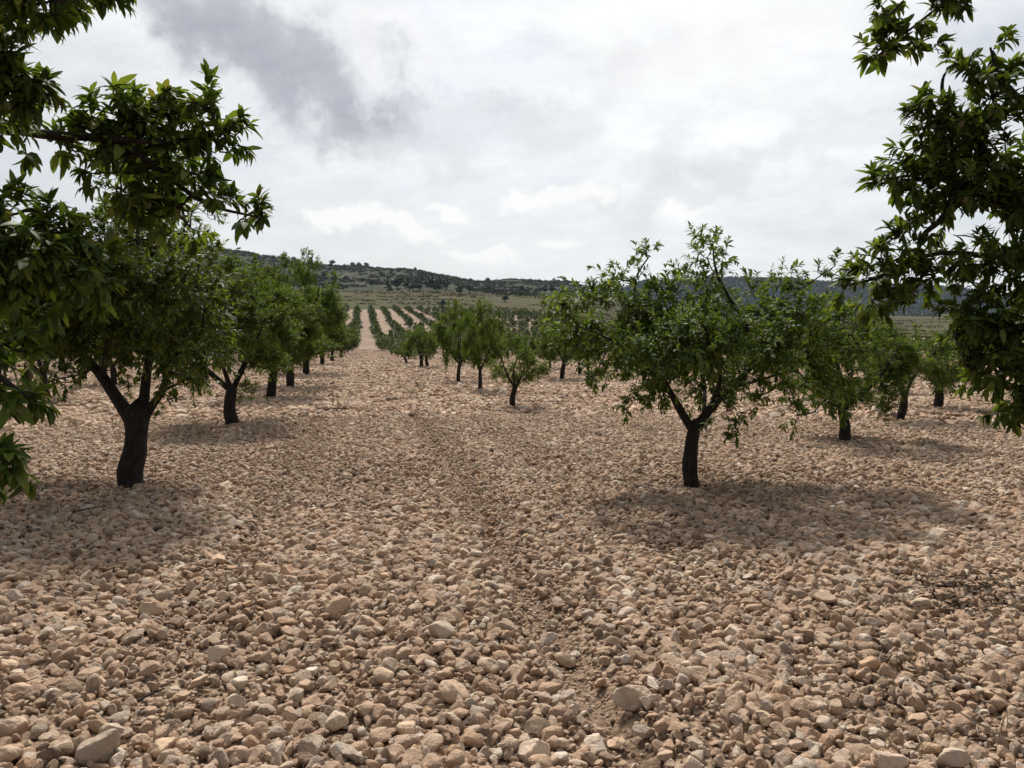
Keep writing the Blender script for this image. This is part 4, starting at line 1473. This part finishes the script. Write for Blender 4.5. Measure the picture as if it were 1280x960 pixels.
tag(link(bpy.data.objects.new("leaf_litter", me)), kind="stuff")

# ------------------------------------------------------------------ air
hm, hnt, hout = new_mat("air")
hv = nd(hnt, "ShaderNodeVolumePrincipled", {"Color": (.62, .78, 1.0, 1), "Density": .00004, "Anisotropy": .2, "Density Attribute": ""})
hnt.links.new(hv.outputs[0], hout.inputs["Volume"])
hb = np.array([[x_, y_, z_] for x_ in (-4300, 4300) for y_ in (-4300, 4300) for z_ in (-14.0, 330.0)], float)
hf = np.array([[0, 1, 3, 2], [4, 6, 7, 5], [0, 4, 5, 1], [2, 3, 7, 6], [0, 2, 6, 4], [1, 5, 7, 3]])
tag(link(bpy.data.objects.new("haze", mesh_np("haze", hb, [hf], hm, False))), kind="stuff")

# ------------------------------------------------------------------ light and sky
SUN_AZ, SUN_EL = R(-12), R(50)
sd = Vector((math.sin(SUN_AZ) * math.cos(SUN_EL), math.cos(SUN_AZ) * math.cos(SUN_EL), math.sin(SUN_EL)))
sun = bpy.data.lights.new("sun", "SUN")
sun.energy = 5.0
sun.angle = R(9)
sun.color = (1, .945, .87)
so = link(bpy.data.objects.new("sun", sun))
so.rotation_euler = sd.to_track_quat("Z", "Y").to_euler()

w = bpy.data.worlds.new("World")
sc.world = w
w.use_nodes = True
nt = w.node_tree
nt.nodes.clear()
out = nt.nodes.new("ShaderNodeOutputWorld")
sky = nd(nt, "ShaderNodeTexSky", sky_type="NISHITA", sun_disc=False, sun_elevation=SUN_EL, sun_rotation=SUN_AZ, air_density=1.0, dust_density=2.0, ozone_density=1.0)
dirv = nd(nt, "ShaderNodeTexCoord").outputs["Generated"]
sep = nd(nt, "ShaderNodeSeparateXYZ", {0: dirv})
X_, Y_, Z_ = sep.outputs
zc = mth(nt, "MAXIMUM", Z_, 0.0)
den = mth(nt, "ADD", zc, .34)
cx, cy = mth(nt, "DIVIDE", X_, den), mth(nt, "DIVIDE", Y_, den)
pv = nd(nt, "ShaderNodeCombineXYZ", {0: cx, 1: cy, 2: 0.0}).outputs[0]
wob = noise(nt, dirv, 7.0, 6, .62)
wob2 = noise(nt, nd(nt, "ShaderNodeMapping", {"Vector": dirv, "Location": (3.1, 1.7, .4)}).outputs[0], 9.0, 6, .62)
n_big = noise(nt, nd(nt, "ShaderNodeMapping", {"Vector": pv, "Rotation": (0, 0, R(35)), "Scale": (.8, 1.15, 1)}).outputs[0], 2.1, 8, .6)
n_fine = noise(nt, nd(nt, "ShaderNodeMapping", {"Vector": pv, "Rotation": (0, 0, R(25)), "Scale": (.85, 1.1, 1)}).outputs[0], 6.5, 10, .68)
az_ = mth(nt, "ARCTAN2", X_, Y_)
el_ = mth(nt, "ARCSINE", Z_)
wx = mth(nt, "MULTIPLY", mth(nt, "SUBTRACT", wob, .5), .34)
wy = mth(nt, "MULTIPLY", mth(nt, "SUBTRACT", wob2, .5), .26)


def dir_of(px, py):
    p = at(px, py, 100.0) - np.array([0, 0, CAMH])
    p = p / np.linalg.norm(p)
    return math.atan2(p[0], p[1]), math.asin(p[2])


def puff(px, py, rw, rh, rot=0.0, soft=1.0, wobble=1.0):
    """Soft patch of cloud round a direction: 1 inside, 0 outside, with a ragged edge."""
    a, e = dir_of(px, py)
    dx = mth(nt, "ADD", mth(nt, "SUBTRACT", az_, a), mth(nt, "MULTIPLY", wx, wobble))
    dy = mth(nt, "ADD", mth(nt, "SUBTRACT", el_, e), mth(nt, "MULTIPLY", wy, wobble))
    c, s = math.cos(rot), math.sin(rot)
    u = mth(nt, "DIVIDE", mth(nt, "ADD", mth(nt, "MULTIPLY", dx, c), mth(nt, "MULTIPLY", dy, s)), rw / F)
    v = mth(nt, "DIVIDE", mth(nt, "SUBTRACT", mth(nt, "MULTIPLY", dy, c), mth(nt, "MULTIPLY", dx, s)), rh / F)
    q = mth(nt, "SQRT", mth(nt, "ADD", mth(nt, "MULTIPLY", u, u), mth(nt, "MULTIPLY", v, v)))
    m = nd(nt, "ShaderNodeMapRange", {"Value": q, "From Min": 1 + soft * .5, "From Max": max(1 - soft * .5, 0), "To Min": 0.0, "To Max": 1.0}, interpolation_type="SMOOTHSTEP")
    return m.outputs[0]


def vmax(*a):
    r = a[0]
    for b in a[1:]:
        r = mth(nt, "MAXIMUM", r, b)
    return r


# veil: thin bright cloud; brighter towards the hidden sun, greyer away from it
dot = nd(nt, "ShaderNodeVectorMath", {0: dirv, 1: tuple(Vector((.13, .62, .77)).normalized())}, operation="DOT_PRODUCT").outputs["Value"]
glow = nd(nt, "ShaderNodeMapRange", {"Value": dot, "From Min": -.3, "From Max": 1.0}).outputs[0]
glow2 = mth(nt, "POWER", glow, 3.0)
lev = mth(nt, "ADD", .32, mth(nt, "MULTIPLY", glow2, .72))
hor = nd(nt, "ShaderNodeMapRange", {"Value": Z_, "From Min": 0.0, "From Max": .45, "To Min": .28, "To Max": 0.0}).outputs[0]
lev = mth(nt, "ADD", lev, mth(nt, "MULTIPLY", hor, mth(nt, "ADD", .35, mth(nt, "MULTIPLY", glow, .5))))
tex = mth(nt, "ADD", mth(nt, "MULTIPLY", mth(nt, "SUBTRACT", n_big, .5), .62), mth(nt, "MULTIPLY", mth(nt, "SUBTRACT", n_fine, .5), .46))
damp = nd(nt, "ShaderNodeMapRange", {"Value": Z_, "From Min": .02, "From Max": .22, "To Min": .25, "To Max": 1.0}).outputs[0]
lev = mth(nt, "ADD", lev, mth(nt, "MULTIPLY", tex, damp))
veil = nd(nt, "ShaderNodeMix", data_type="RGBA")
colr = nd(nt, "ShaderNodeCombineColor", {0: mth(nt, "MULTIPLY", lev, .985), 1: mth(nt, "MULTIPLY", lev, .995), 2: mth(nt, "ADD", mth(nt, "MULTIPLY", lev, .965), .020)}).outputs[0]
# blue sky in the thin places
thin = mth(nt, "MULTIPLY", nd(nt, "ShaderNodeMapRange", {"Value": n_big, "From Min": .30, "From Max": .52, "To Min": .55, "To Max": .10}).outputs[0], damp)
skyc = mixc(nt, 1.0, sky.outputs[0], (.11, .11, .11, 1), "MULTIPLY")
c = mixc(nt, thin, colr, skyc)
# grey cloud bank high on the left
dark = vmax(puff(335, 60, 140, 42, R(-24), 1.5, 1.0), puff(405, 118, 90, 40, R(-20), 1.5, 1.0), puff(265, 10, 90, 40, R(-20), 1.6, 1.0))
c = mixc(nt, mth(nt, "MULTIPLY", dark, mth(nt, "ADD", .35, mth(nt, "MULTIPLY", n_fine, .85), clamp=True)), c, (.335, .35, .405, 1))
dark2 = vmax(puff(690, 130, 180, 30, R(12), 1.4, 1.0), puff(900, 210, 160, 26, R(18), 1.5, 1.0), puff(1270, 90, 60, 60, 0, 1.4, 1.0))
c = mixc(nt, mth(nt, "MULTIPLY", dark2, .30), c, (.52, .53, .57, 1))
# bright breaks and small cumulus over the horizon
brite = vmax(puff(930, 60, 190, 60, R(8), 1.6, 1.0), puff(600, 85, 120, 26, R(4), 1.3, 1.0), puff(470, 60, 60, 24, 0, 1.3, 1.0))
c = mixc(nt, mth(nt, "MULTIPLY", brite, .45), c, (.90, .90, .90, 1))
cum = vmax(puff(440, 272, 40, 15, R(-8), .7, .55), puff(490, 286, 60, 11, R(-10), .9, .5), puff(547, 262, 28, 10, R(5), .7, .45), puff(665, 262, 34, 11, R(5), .6, .5), puff(700, 252, 30, 15, R(8), .8, .5), puff(735, 246, 30, 14, R(8), 1.0, .5),
           puff(850, 267, 22, 9, 0, .6, .4), puff(600, 318, 45, 8, R(-8), 1.0, .4), puff(702, 307, 26, 5, 0, 1.2, .2))
c = mixc(nt, mth(nt, "MULTIPLY", cum, .8), c, (.93, .92, .90, 1))
bg = nd(nt, "ShaderNodeBackground", {"Color": c, "Strength": 1.0})
nt.links.new(bg.outputs[0], out.inputs[0])

# ------------------------------------------------------------------ camera and view
cam = bpy.data.cameras.new("camera")
cam.sensor_width = 36
cam.lens = 36 * F / 1280
cam.clip_start = .05
cam.clip_end = 20000
co = link(bpy.data.objects.new("camera", cam))
co.location = (0, 0, CAMH)
co.rotation_euler = (math.pi / 2 - PITCH, 0, 0)
sc.camera = co
sc.view_settings.view_transform = "Standard"
sc.view_settings.look = "None"
sc.view_settings.exposure = .15
sc.view_settings.gamma = 1
sc.cycles.max_bounces = 6
sc.cycles.diffuse_bounces = 3
sc.cycles.glossy_bounces = 2
sc.cycles.transmission_bounces = 4
sc.cycles.use_denoising = True
